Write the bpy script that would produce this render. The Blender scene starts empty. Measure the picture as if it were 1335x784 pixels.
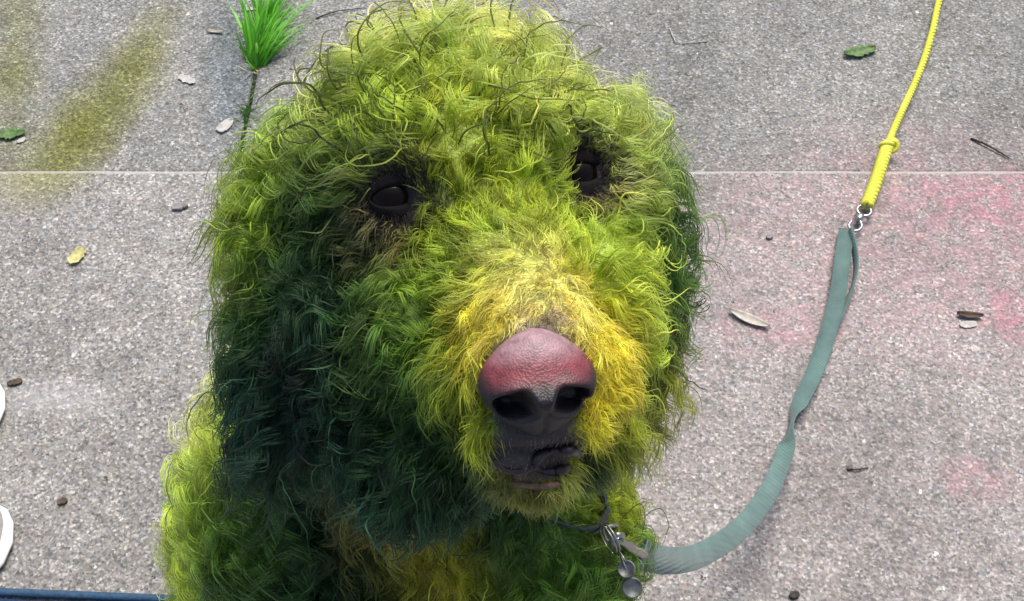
import bpy, bmesh, math, random
import numpy as np
from mathutils import Vector, Matrix
from mathutils.bvhtree import BVHTree
from mathutils.kdtree import KDTree

random.seed(7)
rng = np.random.default_rng(11)
scene = bpy.context.scene
col = scene.collection

# ------------------------------------------------------------------ camera
CAM_H, PITCH, FOC = 1.05, math.radians(54), 1431.0      # metres, below horizontal, focal length in photo pixels
W, H = 1335.0, 784.0
cam_d = bpy.data.cameras.new('camera')
cam = bpy.data.objects.new('camera', cam_d)
col.objects.link(cam)
cam.location = (0, 0, CAM_H)
cam.rotation_euler = (math.radians(90) - PITCH, 0, 0)
cam_d.sensor_width = 36
cam_d.lens = 36 * FOC / W
cam_d.clip_start, cam_d.clip_end = 0.01, 500
cam_d.dof.use_dof = False
cam_d.dof.focus_distance = 0.46
cam_d.dof.aperture_fstop = 11
scene.camera = cam

# ------------------------------------------------------------------ sky, sun, exposure
SUN_EL, SUN_AZ = math.radians(64), math.radians(18)       # azimuth from +Y (behind the dog) towards +X
world = bpy.data.worlds.new('World')
scene.world = world
world.use_nodes = True
wn = world.node_tree
sky = wn.nodes.new('ShaderNodeTexSky')
sky.sky_type = 'NISHITA'
sky.sun_disc = False
sky.sun_elevation = SUN_EL
sky.sun_rotation = SUN_AZ
sky.dust_density = 4.0
sky.ozone_density = 1.0
bg = wn.nodes['Background']
bg.inputs['Strength'].default_value = 0.068
wn.links.new(sky.outputs['Color'], bg.inputs['Color'])
sun_d = bpy.data.lights.new('sun', 'SUN')
sun_d.energy = 1.5
sun_d.angle = math.radians(32)
sun_d.color = (1.0, 0.95, 0.88)
sun = bpy.data.objects.new('sun', sun_d)
col.objects.link(sun)
sdir = Vector((math.sin(SUN_AZ) * math.cos(SUN_EL), math.cos(SUN_AZ) * math.cos(SUN_EL), math.sin(SUN_EL)))
sun.rotation_euler = sdir.to_track_quat('Z', 'Y').to_euler()
sun.location = (0.4, 2, 3)
vs = scene.view_settings
vs.view_transform = 'Standard'
vs.look = 'None'
vs.gamma = 1
vs.use_curve_mapping = False
vs.exposure = 1.38
cy = scene.cycles
cy.max_bounces, cy.diffuse_bounces, cy.glossy_bounces, cy.transmission_bounces, cy.transparent_max_bounces = 6, 3, 2, 5, 4
cy.use_denoising = True

# ------------------------------------------------------------------ pixel -> place
FW = np.array((0, math.cos(PITCH), -math.sin(PITCH)))
UP = np.array((0, math.sin(PITCH), math.cos(PITCH)))
RT = np.array((1.0, 0, 0))
CAM = np.array((0, 0, CAM_H))
def ray(px, py):
    return FW + (px - W / 2) / FOC * RT - (py - H / 2) / FOC * UP
def P(px, py, d):
    return CAM + d * ray(px, py)
def G(px, py, z=0.0):
    r = ray(px, py)
    return CAM + r * ((z - CAM_H) / r[2])
def cam_dir(x, y, z):
    v = x * RT + y * UP - z * FW          # x right, y up in the picture, z towards the lens
    return v / np.linalg.norm(v)

# ------------------------------------------------------------------ helpers
def srgb(r, g, b):
    f = lambda c: c / 12.92 if c <= 0.04045 else ((c + 0.055) / 1.055) ** 2.4
    return (f(r / 255), f(g / 255), f(b / 255))
def tag(o, label=None, cat=None, group=None, kind=None):
    if label: o['label'] = label
    if cat: o['category'] = cat
    if group: o['group'] = group
    if kind: o['kind'] = kind
    return o
def empty(name, loc=(0, 0, 0)):
    o = bpy.data.objects.new(name, None)
    o.location = loc
    o.empty_display_size = 0.05
    col.objects.link(o)
    return o
def link(name, me, mat=None, parent=None, smooth=True):
    o = bpy.data.objects.new(name, me)
    col.objects.link(o)
    if mat: me.materials.append(mat)
    if smooth and len(me.polygons):
        me.polygons.foreach_set('use_smooth', [True] * len(me.polygons))
    if parent:
        o.parent = parent
        o.matrix_parent_inverse = Matrix.Translation(parent.location).inverted()
    return o
def mesh_of(verts, faces):
    me = bpy.data.meshes.new('m')
    me.from_pydata([tuple(map(float, v)) for v in verts], [], [tuple(f) for f in faces])
    me.update()
    return me
def bm_mesh(bm):
    me = bpy.data.meshes.new('m')
    bm.normal_update()
    bm.to_mesh(me)
    bm.free()
    return me
def smooth_path(pts, n):
    pts = np.array(pts, float)
    m = len(pts)
    t = np.linspace(0, m - 1, n)
    i = np.clip(t.astype(int), 0, m - 2)
    f = (t - i)[:, None]
    p0 = pts[np.clip(i - 1, 0, m - 1)]; p1 = pts[i]; p2 = pts[i + 1]; p3 = pts[np.clip(i + 2, 0, m - 1)]
    return 0.5 * (2 * p1 + (p2 - p0) * f + (2 * p0 - 5 * p1 + 4 * p2 - p3) * f ** 2 + (3 * p1 - p0 - 3 * p2 + p3) * f ** 3)
def tube(pts, rad, seg=10, cap=True):
    pts = np.array(pts, float); n = len(pts)
    rad = np.broadcast_to(np.array(rad, float), (n,))
    tan = np.gradient(pts, axis=0); tan /= np.linalg.norm(tan, axis=1)[:, None] + 1e-12
    a = np.cross(tan[0], (0.13, 0.2, 1.0)); a /= np.linalg.norm(a)
    V, F = [], []
    for i in range(n):
        a = a - tan[i] * a.dot(tan[i]); a /= np.linalg.norm(a)
        b = np.cross(tan[i], a)
        for k in range(seg):
            th = 2 * math.pi * k / seg
            V.append(pts[i] + rad[i] * (math.cos(th) * a + math.sin(th) * b))
    for i in range(n - 1):
        for k in range(seg):
            k2 = (k + 1) % seg
            F.append((i * seg + k, i * seg + k2, (i + 1) * seg + k2, (i + 1) * seg + k))
    if cap:
        F.append(tuple(range(seg))[::-1]); F.append(tuple((n - 1) * seg + k for k in range(seg)))
    return V, F
def merge(parts):
    V, F = [], []
    for v, f in parts:
        o = len(V); V += list(v); F += [tuple(i + o for i in q) for q in f]
    return V, F

# ------------------------------------------------------------------ materials
class NT:
    def __init__(self, name):
        self.mat = bpy.data.materials.new(name); self.mat.use_nodes = True
        self.t = self.mat.node_tree; self.b = self.t.nodes['Principled BSDF']
    def n(self, kind, **kw):
        nd = self.t.nodes.new(kind)
        for k, v in kw.items():
            if hasattr(nd, k) and k not in ('Scale',): setattr(nd, k, v)
            else: nd.inputs[k].default_value = v
        return nd
    def l(self, a, b): self.t.links.new(a, b)
    def noise(self, vec, scale, detail=4, rough=0.55):
        nd = self.n('ShaderNodeTexNoise'); nd.inputs['Scale'].default_value = scale
        nd.inputs['Detail'].default_value = detail; nd.inputs['Roughness'].default_value = rough
        if vec is not None: self.l(vec, nd.inputs['Vector'])
        return nd.outputs['Fac']
    def ramp(self, fac, stops, interp='LINEAR'):
        nd = self.n('ShaderNodeValToRGB'); r = nd.color_ramp; r.interpolation = interp
        while len(r.elements) < len(stops): r.elements.new(0.5)
        for e, (p, c) in zip(r.elements, stops):
            e.position = p; e.color = (*c, 1) if not isinstance(c, (int, float)) else (c, c, c, 1)
        self.l(fac, nd.inputs['Fac'])
        return nd.outputs['Color']
    def mix(self, fac, a, b, blend='MIX'):
        nd = self.n('ShaderNodeMix'); nd.data_type = 'RGBA'; nd.blend_type = blend
        for k, v in ((0, fac), (6, a), (7, b)):
            sock = nd.inputs[k]
            if hasattr(v, 'is_linked'): self.l(v, sock)
            elif isinstance(v, (int, float)): sock.default_value = v if k == 0 else (v, v, v, 1)
            else: sock.default_value = (*v, 1)
        return nd.outputs[2]
    def math(self, op, a, b=None, c=None):
        nd = self.n('ShaderNodeMath'); nd.operation = op
        for i, v in enumerate((a, b, c)):
            if v is None: continue
            if hasattr(v, 'is_linked'): self.l(v, nd.inputs[i])
            else: nd.inputs[i].default_value = v
        return nd.outputs[0]
    def bump(self, height, strength, dist):
        nd = self.n('ShaderNodeBump'); nd.inputs['Strength'].default_value = strength
        nd.inputs['Distance'].default_value = dist
        self.l(height, nd.inputs['Height']); self.l(nd.outputs['Normal'], self.b.inputs['Normal'])
    def pos(self):
        return self.n('ShaderNodeNewGeometry').outputs['Position']
    def obj(self):
        return self.n('ShaderNodeTexCoord').outputs['Object']
    def set(self, **kw):
        for k, v in kw.items():
            k = k.replace('_', ' ')
            s = self.b.inputs[k]
            if hasattr(v, 'is_linked'): self.l(v, s)
            else: s.default_value = (*v, 1) if isinstance(v, tuple) and len(v) == 3 else v
        return self.mat

def mat_plain(name, c, rough=0.6, var=0.25, scale=60, bump=0.0, metal=0.0, spec=0.5):
    m = NT(name); v = m.obj()
    n = m.noise(v, scale, 5)
    lo = tuple(x * (1 - var) for x in c); hi = tuple(min(1, x * (1 + var)) for x in c)
    m.set(Base_Color=m.ramp(n, [(0.3, lo), (0.7, hi)]), Roughness=rough, Metallic=metal)
    m.b.inputs['Specular IOR Level'].default_value = spec
    if bump: m.bump(n, bump, 0.001)
    return m.mat

def blob_mask(m, vec, c, r, soft, warp=None):
    # soft round mask on the pavement (1 inside), edges broken up by noise
    nd = m.n('ShaderNodeVectorMath'); nd.operation = 'SUBTRACT'
    m.l(vec, nd.inputs[0]); nd.inputs[1].default_value = (c[0], c[1], 0)
    sc = m.n('ShaderNodeVectorMath'); sc.operation = 'MULTIPLY'
    m.l(nd.outputs[0], sc.inputs[0]); sc.inputs[1].default_value = (1 / r[0], 1 / r[1], 0)
    ln = m.n('ShaderNodeVectorMath'); ln.operation = 'LENGTH'; m.l(sc.outputs[0], ln.inputs[0])
    d = ln.outputs['Value']
    if warp is not None: d = m.math('ADD', d, m.math('MULTIPLY', m.math('SUBTRACT', warp, 0.5), 1.1))
    mr = m.n('ShaderNodeMapRange'); m.l(d, mr.inputs['Value'])
    mr.inputs['From Min'].default_value = 1 + soft; mr.inputs['From Max'].default_value = 1 - soft
    return mr.outputs['Result']

def concrete():
    m = NT('concrete_exposed_aggregate'); p = m.pos()
    big = m.noise(p, 3.0, 5); mid = m.noise(p, 22, 5, 0.65); fine = m.noise(p, 330, 3, 0.7)
    vo = m.n('ShaderNodeTexVoronoi', Scale=400.0); m.l(p, vo.inputs['Vector'])
    vo2 = m.n('ShaderNodeTexVoronoi', Scale=210.0); m.l(p, vo2.inputs['Vector'])
    sep = m.n('ShaderNodeSeparateColor'); m.l(vo.outputs['Color'], sep.inputs['Color'])
    sep2 = m.n('ShaderNodeSeparateColor'); m.l(vo2.outputs['Color'], sep2.inputs['Color'])
    base = m.ramp(m.math('ADD', m.math('MULTIPLY', big, 0.5), m.math('MULTIPLY', mid, 0.5)),
                  [(0.34, (0.185, 0.179, 0.168)), (0.52, (0.240, 0.233, 0.221)), (0.68, (0.295, 0.286, 0.272))])
    # sand grains and small stones
    grain = m.ramp(sep.outputs[0], [(0.0, 0.45), (0.12, 0.62), (0.35, 0.95), (0.75, 1.08), (0.88, 1.5), (1.0, 1.95)])
    base = m.mix(0.85, base, grain, 'MULTIPLY')
    stone = m.ramp(sep2.outputs[1], [(0.0, 0.5), (0.08, 0.75), (0.16, 1.0), (0.84, 1.0), (0.92, 1.35), (1.0, 1.7)])
    base = m.mix(0.6, base, stone, 'MULTIPLY')
    blot = m.noise(p, 6.5, 7, 0.72)
    base = m.mix(0.8, base, m.ramp(blot, [(0.30, 0.74), (0.5, 1.0), (0.68, 1.20)]), 'MULTIPLY')
    base = m.mix(0.55, base, m.ramp(fine, [(0.3, 0.6), (0.5, 1.0), (0.7, 1.4)]), 'MULTIPLY')
    hue = m.ramp(sep2.outputs[2], [(0.0, (1.0, 0.93, 0.86)), (0.5, (1, 1, 1)), (1.0, (0.9, 0.95, 1.04))])
    base = m.mix(0.6, base, hue, 'MULTIPLY')
    wv = m.noise(p, 9, 6, 0.6)
    wf = m.noise(p, 46, 4, 0.7)
    spot = m.ramp(wf, [(0.38, 0.15), (0.62, 1.0)])
    # pink powder trodden into the slab
    for c, r, a, tint in ((G(1260, 300), (0.24, 0.16), 0.85, (0.98, 0.70, 0.74)), (G(1300, 262), (0.10, 0.05), 0.8, (0.95, 0.60, 0.67)),
                    (G(1100, 560), (0.42, 0.30), 0.65, (0.95, 0.83, 0.84)), (G(960, 330), (0.13, 0.12), 0.6, (0.95, 0.84, 0.85)), (G(1270, 625), (0.03, 0.02), 0.9, (0.97, 0.65, 0.7)),
                    (G(1320, 410), (0.035, 0.03), 0.9, (0.96, 0.58, 0.66)), (G(1010, 430), (0.06, 0.03), 0.8, (0.95, 0.68, 0.73)),
                    (G(1160, 190), (0.10, 0.05), 0.5, (0.92, 0.80, 0.84))):
        k = m.math('MULTIPLY', m.math('MULTIPLY', blob_mask(m, p, c, r, 0.55, wv), a * 0.95), spot)
        base = m.mix(k, base, tint, 'MULTIPLY')
        base = m.mix(m.math('MULTIPLY', k, 0.16), base, tuple(min(1, t * 0.75) for t in tint))
    # algae bands on the far slab and a blue-grey chalk smear beside the joint
    algae = (0.36, 0.33, 0.09)
    for a_, b_, r_, s_ in (((205, 20), (165, 90), 0.030, 0.8), ((165, 90), (105, 160), 0.042, 1.0), ((105, 160), (75, 214), 0.040, 1.0), ((20, -10), (14, 90), 0.032, 0.9), ((14, 90), (10, 190), 0.030, 0.8)):
        A, B = G(*a_), G(*b_)
        for f in (0.0, 0.33, 0.67, 1.0):
            c = A * (1 - f) + B * f
            k = m.math('MULTIPLY', blob_mask(m, p, c, (r_, r_ * 1.3), 0.8, wv), s_ * 0.5)
            base = m.mix(k, base, (0.74, 0.77, 0.30), 'MULTIPLY')
    k = m.math('MULTIPLY', blob_mask(m, p, G(15, 240), (0.05, 0.03), 0.7, wv), 0.18)
    base = m.mix(k, base, algae)
    for q, r_ in (((296, 40), (0.030, 0.06)), ((300, 90), (0.032, 0.06)), ((300, 140), (0.026, 0.06))):
        k = m.math('MULTIPLY', blob_mask(m, p, G(*q), r_, 0.8, wv), 0.55)
        base = m.mix(k, base, (0.50, 0.64, 0.76), 'MULTIPLY')
    k = m.math('MULTIPLY', blob_mask(m, p, G(60, 518), (0.06, 0.02), 0.6, wv), 0.22)
    base = m.mix(k, base, (0.62, 0.61, 0.62))
    sy0 = m.n('ShaderNodeSeparateXYZ'); m.l(p, sy0.inputs[0])
    base = m.mix(m.math('GREATER_THAN', sy0.outputs['Y'], JY), base, (0.85, 0.865, 0.865), 'MULTIPLY')   # the far pour is a darker mix
    # random small dark and light crumbs
    vo3 = m.n('ShaderNodeTexVoronoi', Scale=42.0); m.l(p, vo3.inputs['Vector'])
    s3 = m.n('ShaderNodeSeparateColor'); m.l(vo3.outputs['Color'], s3.inputs['Color'])
    near = m.math('LESS_THAN', m.math('ADD', vo3.outputs['Distance'], m.math('MULTIPLY', m.math('SUBTRACT', fine, 0.5), 0.5)), 0.09)
    base = m.mix(m.math('MULTIPLY', near, m.math('GREATER_THAN', s3.outputs[0], 0.93)), base, (0.06, 0.055, 0.05))
    base = m.mix(m.math('MULTIPLY', near, m.math('LESS_THAN', s3.outputs[0], 0.07)), base, (0.62, 0.60, 0.57))
    sx = m.n('ShaderNodeSeparateXYZ'); m.l(p, sx.inputs[0])
    edge = m.math('ABSOLUTE', m.math('SUBTRACT', sx.outputs['Y'], JY - 0.0035))
    edge = m.math('ADD', edge, m.math('MULTIPLY', m.math('SUBTRACT', mid, 0.5), 0.009))
    base = m.mix(m.math('MULTIPLY', m.math('LESS_THAN', edge, 0.0040), m.math('MULTIPLY', m.math('ADD', wv, 0.15), 1.15)), base, (0.38, 0.372, 0.352))   # joint arris: the light it catches, painted as a pale line
    hgt = m.math('ADD', m.math('MULTIPLY', sep.outputs[0], 0.6), m.math('ADD', m.math('MULTIPLY', fine, 0.8), m.math('MULTIPLY', vo2.outputs['Distance'], 40.0)))
    m.set(Base_Color=base, Roughness=0.9)
    m.b.inputs['Specular IOR Level'].default_value = 0.25
    m.bump(hgt, 0.20, 0.0010)
    return m.mat
JX = float(G(330, 100)[0]); JY = float(G(667, 221)[1])
M_CONC = concrete()
M_SOIL = mat_plain('soil', (0.045, 0.035, 0.025), 0.95, 0.5, 120, 0.8)

# ------------------------------------------------------------------ pavement
JX = float(G(330, 100)[0]); JY = float(G(667, 221)[1])
ground = link('ground', mesh_of([(-60, -60, -0.0125), (60, -60, -0.0125), (60, 60, -0.0125), (-60, 60, -0.0125)], [(0, 1, 2, 3)]), M_SOIL)
tag(ground, 'bare dark soil sheet under the concrete slabs', None, None, 'structure')
pavement = empty('pavement')
tag(pavement, 'speckled grey concrete pavement of cast slabs with pink and green stains', None, None, 'structure')
def slab(x0, x1, y0, y1, top, r=0.004, lip=0):
    # a cast slab with rounded, slightly uneven arrises
    bm = bmesh.new()
    nx, ny = 46, 34
    def prof(n, a, b):
        t = [a, a + r * 0.12, a + r * 0.5, a + r * 1.2]
        t2 = [b - r * 1.2, b - r * 0.5, b - r * 0.12, b]
        return t + list(np.linspace(a + 0.02, b - 0.02, n)) + t2
    xs, ys = prof(nx, x0, x1), prof(ny, y0, y1)
    def drop(u, a, b):
        e = min(u - a, b - u)
        if e >= r: return 0.0
        q = 1 - e / r
        return r * (1 - math.sqrt(max(0, 1 - q * q)))
    grid = []
    for j, y in enumerate(ys):
        row = []
        for i, x in enumerate(xs):
            w = 0.0010 * math.sin(x * 17.1 + y * 5) * math.sin(y * 23.7 + x * 3)
            jit = random.uniform(-0.0007, 0.0007)
            ex = x + (jit if i in (0, 1, len(xs) - 1, len(xs) - 2) else 0)
            ey = y + (jit if j in (0, 1, len(ys) - 1, len(ys) - 2) else 0)
            row.append(bm.verts.new((ex, ey, top + w * 0.4 - max(drop(x, x0, x1), drop(y, y0, y1)))))
        grid.append(row)
    for j in range(len(ys) - 1):
        for i in range(len(xs) - 1):
            bm.faces.new((grid[j][i], grid[j][i + 1], grid[j + 1][i + 1], grid[j + 1][i]))
    loop = [grid[0][i] for i in range(len(xs))] + [grid[j][-1] for j in range(1, len(ys))] + \
           [grid[-1][i] for i in range(len(xs) - 2, -1, -1)] + [grid[j][0] for j in range(len(ys) - 2, 0, -1)]
    low = [bm.verts.new((v.co.x, v.co.y, -0.06)) for v in loop]
    for k in range(len(loop)):
        k2 = (k + 1) % len(loop)
        bm.faces.new((loop[k2], loop[k], low[k], low[k2]))
    return link('slab', bm_mesh(bm), M_CONC, pavement)
SL = 1.52
for i in range(-4, 4):
    slab(JX + i * SL + 0.002, JX + (i + 1) * SL - 0.002, JY + 0.001, JY + SL, -0.0065)          # far row, joint where the grass grows
    slab(JX + i * SL + 0.002, JX + (i + 1) * SL - 0.002, JY + SL + 0.006, JY + 2 * SL, -0.002)
for i in range(-3, 4):
    slab(-1.05 + i * SL * 1.25 + 0.003, -1.05 + (i + 1) * SL * 1.25 - 0.003, JY - SL, JY - 0.001, 0.0, 0.0045)   # near row, stands slightly proud
    slab(-1.05 + i * SL * 1.25 + 0.003, -1.05 + (i + 1) * SL * 1.25 - 0.003, JY - 2 * SL, JY - SL - 0.006, 0.0)

#@DOG
# ------------------------------------------------------------------ dog: one continuous body
def ellipsoid(c, r, axes=None, seg=20, rings=14):
    V, F = [], []
    A = np.eye(3) if axes is None else np.array(axes)
    for i in range(rings + 1):
        th = math.pi * i / rings
        for k in range(seg):
            ph = 2 * math.pi * k / seg
            l = np.array((r[0] * math.sin(th) * math.cos(ph), r[1] * math.sin(th) * math.sin(ph), r[2] * math.cos(th)))
            V.append(np.array(c) + l @ A)
    for i in range(rings):
        for k in range(seg):
            k2 = (k + 1) % seg
            F.append((i * seg + k, (i + 1) * seg + k, (i + 1) * seg + k2, i * seg + k2))
    return V, F
def capsule(a, b, ra, rb, n=9):
    a, b = np.array(a, float), np.array(b, float)
    ax = (b - a) / np.linalg.norm(b - a)
    pts, rad = [], []
    for t in np.linspace(-1, 0, 5)[:-1]:
        pts.append(a + ax * ra * t); rad.append(ra * math.sqrt(max(0.0004, 1 - t * t)))
    for t in np.linspace(0, 1, n):
        pts.append(a + (b - a) * t); rad.append(ra + (rb - ra) * t)
    for t in np.linspace(0, 1, 5)[1:]:
        pts.append(b + ax * rb * t); rad.append(rb * math.sqrt(max(0.0004, 1 - t * t)))
    return tube(pts, rad, 18)
CAMAX = np.array((RT, UP, -FW))            # ellipsoid axes seen from the lens: right, up, towards it
def cam_ax(yaw, roll):
    cy, sy, cr, sr = math.cos(yaw), math.sin(yaw), math.cos(roll), math.sin(roll)
    R = np.array(((cr, sr, 0), (-sr, cr, 0), (0, 0, 1))) @ np.array(((cy, 0, -sy), (0, 1, 0), (sy, 0, cy)))
    return R @ CAMAX
HEAD = cam_ax(math.radians(14), math.radians(6))

S = []
S.append(ellipsoid(P(585, 255, 0.505), (0.070, 0.060, 0.072), HEAD))                 # skull
S.append(ellipsoid(P(590, 190, 0.50), (0.058, 0.045, 0.055), HEAD))                  # crown
S.append(capsule(P(635, 300, 0.472), P(697, 478, 0.398), 0.036, 0.0225))             # muzzle
S.append(ellipsoid(P(640, 490, 0.420), (0.024, 0.022, 0.022), HEAD))                 # flews
S.append(ellipsoid(P(752, 490, 0.418), (0.022, 0.022, 0.022), HEAD))
S.append(ellipsoid(P(560, 440, 0.462), (0.036, 0.040, 0.034), HEAD))                 # fill between cheek and muzzle
S.append(ellipsoid(P(560, 570, 0.478), (0.036, 0.040, 0.032), HEAD))
S.append(ellipsoid(P(765, 545, 0.476), (0.020, 0.028, 0.024), HEAD))
S.append(ellipsoid(P(700, 568, 0.398), (0.026, 0.014, 0.014), HEAD))                 # upper lip below the nose
S.append(capsule(P(620, 520, 0.475), P(698, 610, 0.414), 0.026, 0.0150))             # lower jaw
S.append(ellipsoid(P(490, 415, 0.488), (0.038, 0.050, 0.034), HEAD))                 # cheeks
S.append(ellipsoid(P(760, 390, 0.480), (0.028, 0.042, 0.032), HEAD))
S.append(ellipsoid(P(540, 212, 0.462), (0.026, 0.013, 0.016), HEAD))                 # brows
S.append(ellipsoid(P(725, 190, 0.482), (0.024, 0.015, 0.018), HEAD))
# ears: thick-haired drop flaps hanging beside the head
S.append(capsule(P(420, 215, 0.515), P(362, 330, 0.508), 0.020, 0.021))
S.append(ellipsoid(P(362, 450, 0.502), (0.025, 0.066, 0.012), cam_ax(math.radians(-30), 0.05)))
S.append(capsule(P(790, 185, 0.53), P(835, 280, 0.54), 0.018, 0.018))
S.append(ellipsoid(P(846, 395, 0.540), (0.012, 0.062, 0.020), cam_ax(math.radians(20), -0.03)))
S.append(ellipsoid(P(775, 240, 0.494), (0.026, 0.034, 0.026), HEAD))                 # temple behind the right eye
# neck and trunk: the dog sits side-on, chest to the right of the picture, head turned to the lens
chest, hip = np.array((-0.055, 0.335, 0.385)), np.array((-0.165, 0.395, 0.155))
S.append(capsule(P(575, 330, 0.54), chest + (-0.01, 0.0, 0.05), 0.060, 0.085))
S.append(capsule(chest, hip, 0.108, 0.125))
S.append(ellipsoid(chest + (0.055, -0.03, -0.01), (0.080, 0.080, 0.105)))            # breast
S.append(ellipsoid(chest + (-0.070, -0.01, 0.01), (0.078, 0.090, 0.095)))             # withers
def limb(pts, rad):
    for (a, ra), (b, rb) in zip(list(zip(pts, rad))[:-1], list(zip(pts, rad))[1:]):
        S.append(capsule(a, b, ra, rb))
for sy, dx in ((-1, 0.0), (1, 0.015)):
    y = 0.335 + sy * 0.075
    limb([(-0.02 + dx, y, 0.33), (-0.03 + dx, y + sy * 0.01, 0.215), (0.01 + dx, y + sy * 0.005, 0.06), (0.03 + dx, y, 0.022)], [0.055, 0.036, 0.026, 0.022])
    S.append(ellipsoid((0.05 + dx, y, 0.022), (0.040, 0.028, 0.022)))                # fore paw
    for t in (-1.5, -0.5, 0.5, 1.5):
        S.append(ellipsoid((0.082 + dx - 0.006 * abs(t), y + t * 0.012, 0.014), (0.016, 0.0075, 0.013)))
    h = 0.40 + sy * 0.105
    limb([(-0.165, h, 0.16), (-0.065, h + sy * 0.025, 0.125), (-0.155, h + sy * 0.02, 0.035), (-0.06, h + sy * 0.02, 0.022)], [0.085, 0.055, 0.026, 0.022])
    S.append(ellipsoid((-0.035, h + sy * 0.02, 0.021), (0.048, 0.027, 0.021)))       # hind paw
    for t in (-1.5, -0.5, 0.5, 1.5):
        S.append(ellipsoid((0.004 - 0.006 * abs(t), h + sy * 0.02 + t * 0.012, 0.013), (0.016, 0.0075, 0.012)))
limb([(-0.235, 0.44, 0.07), (-0.24, 0.53, 0.035), (-0.16, 0.61, 0.030), (-0.06, 0.65, 0.030)], [0.032, 0.026, 0.022, 0.014])   # tail on the ground
raw = bpy.data.objects.new('raw', mesh_of(*merge(S)))
col.objects.link(raw)
md = raw.modifiers.new('r', 'REMESH'); md.mode = 'VOXEL'; md.voxel_size = 0.0034; md.use_smooth_shade = True
ms = raw.modifiers.new('s', 'SMOOTH'); ms.factor = 0.6; ms.iterations = 7
dg = bpy.context.evaluated_depsgraph_get()
body_me = bpy.data.meshes.new_from_object(raw.evaluated_get(dg))
bpy.data.objects.remove(raw)

def vco(me):
    a = np.empty(len(me.vertices) * 3); me.vertices.foreach_get('co', a); return a.reshape(-1, 3)
def vno(me):
    a = np.empty(len(me.vertices) * 3); me.vertices.foreach_get('normal', a); return a.reshape(-1, 3)
NOSE = P(700, 498, 0.382)
NF = cam_dir(0.14, -0.30, 0.95); NX = cam_dir(1.0, 0.10, -0.11); NX = NX - NF * NX.dot(NF); NX /= np.linalg.norm(NX); NY = np.cross(NF, NX)
co = vco(body_me)
bvh = BVHTree.FromPolygons([tuple(v) for v in co], [tuple(p.vertices) for p in body_me.polygons])
def hit(px, py):
    r = ray(px, py)
    h = bvh.ray_cast(Vector(CAM), Vector(r).normalized())
    return None if h[0] is None else np.array(h[0])
EYES = [(np.array(hit(512, 256)), 0.0112), (np.array(hit(764, 224)), 0.0108)]
vn = vno(body_me)
# eye sockets, mouth slit and the notch at the lip are pressed into the same surface
MOUTH = hit(702, 598); NOTCH = hit(724, 602)
for e, r in EYES:
    d = np.linalg.norm(co - e, axis=1)
    co -= vn * (0.0075 * np.exp(-(d / 0.0115) ** 2))[:, None]
mx = (co - MOUTH) @ RT; my = (co - MOUTH) @ UP; mz = np.linalg.norm(co - MOUTH, axis=1)
slit = np.exp(-((my - 0.10 * np.abs(mx)) / 0.0026) ** 2) * np.exp(-(mx / 0.020) ** 4) * (mz < 0.035)
co -= vn * (0.0055 * slit)[:, None]
dd = co - NOTCH
co -= vn * (0.0075 * np.exp(-((dd @ RT) / 0.0085) ** 2 - ((dd @ UP) / 0.0050) ** 2) * (np.linalg.norm(dd, axis=1) < 0.03))[:, None]
body_me.vertices.foreach_set('co', co.ravel()); body_me.update()

# ---- the coat: dyed colour with crown light and cheek-to-chest shade painted in, hair length, wave, as the photograph shows them on the animal
MAUVE = srgb(150, 128, 118)
LIME, LIMEB, OLIVE, YEL, GRN, DGRN, TEAL, TAN, CREAM = (srgb(172, 200, 56), srgb(226, 240, 118), srgb(146, 162, 30), srgb(252, 222, 48),
    srgb(80, 122, 36), srgb(27, 58, 30), srgb(15, 44, 32), srgb(160, 122, 92), srgb(246, 232, 140))
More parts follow.
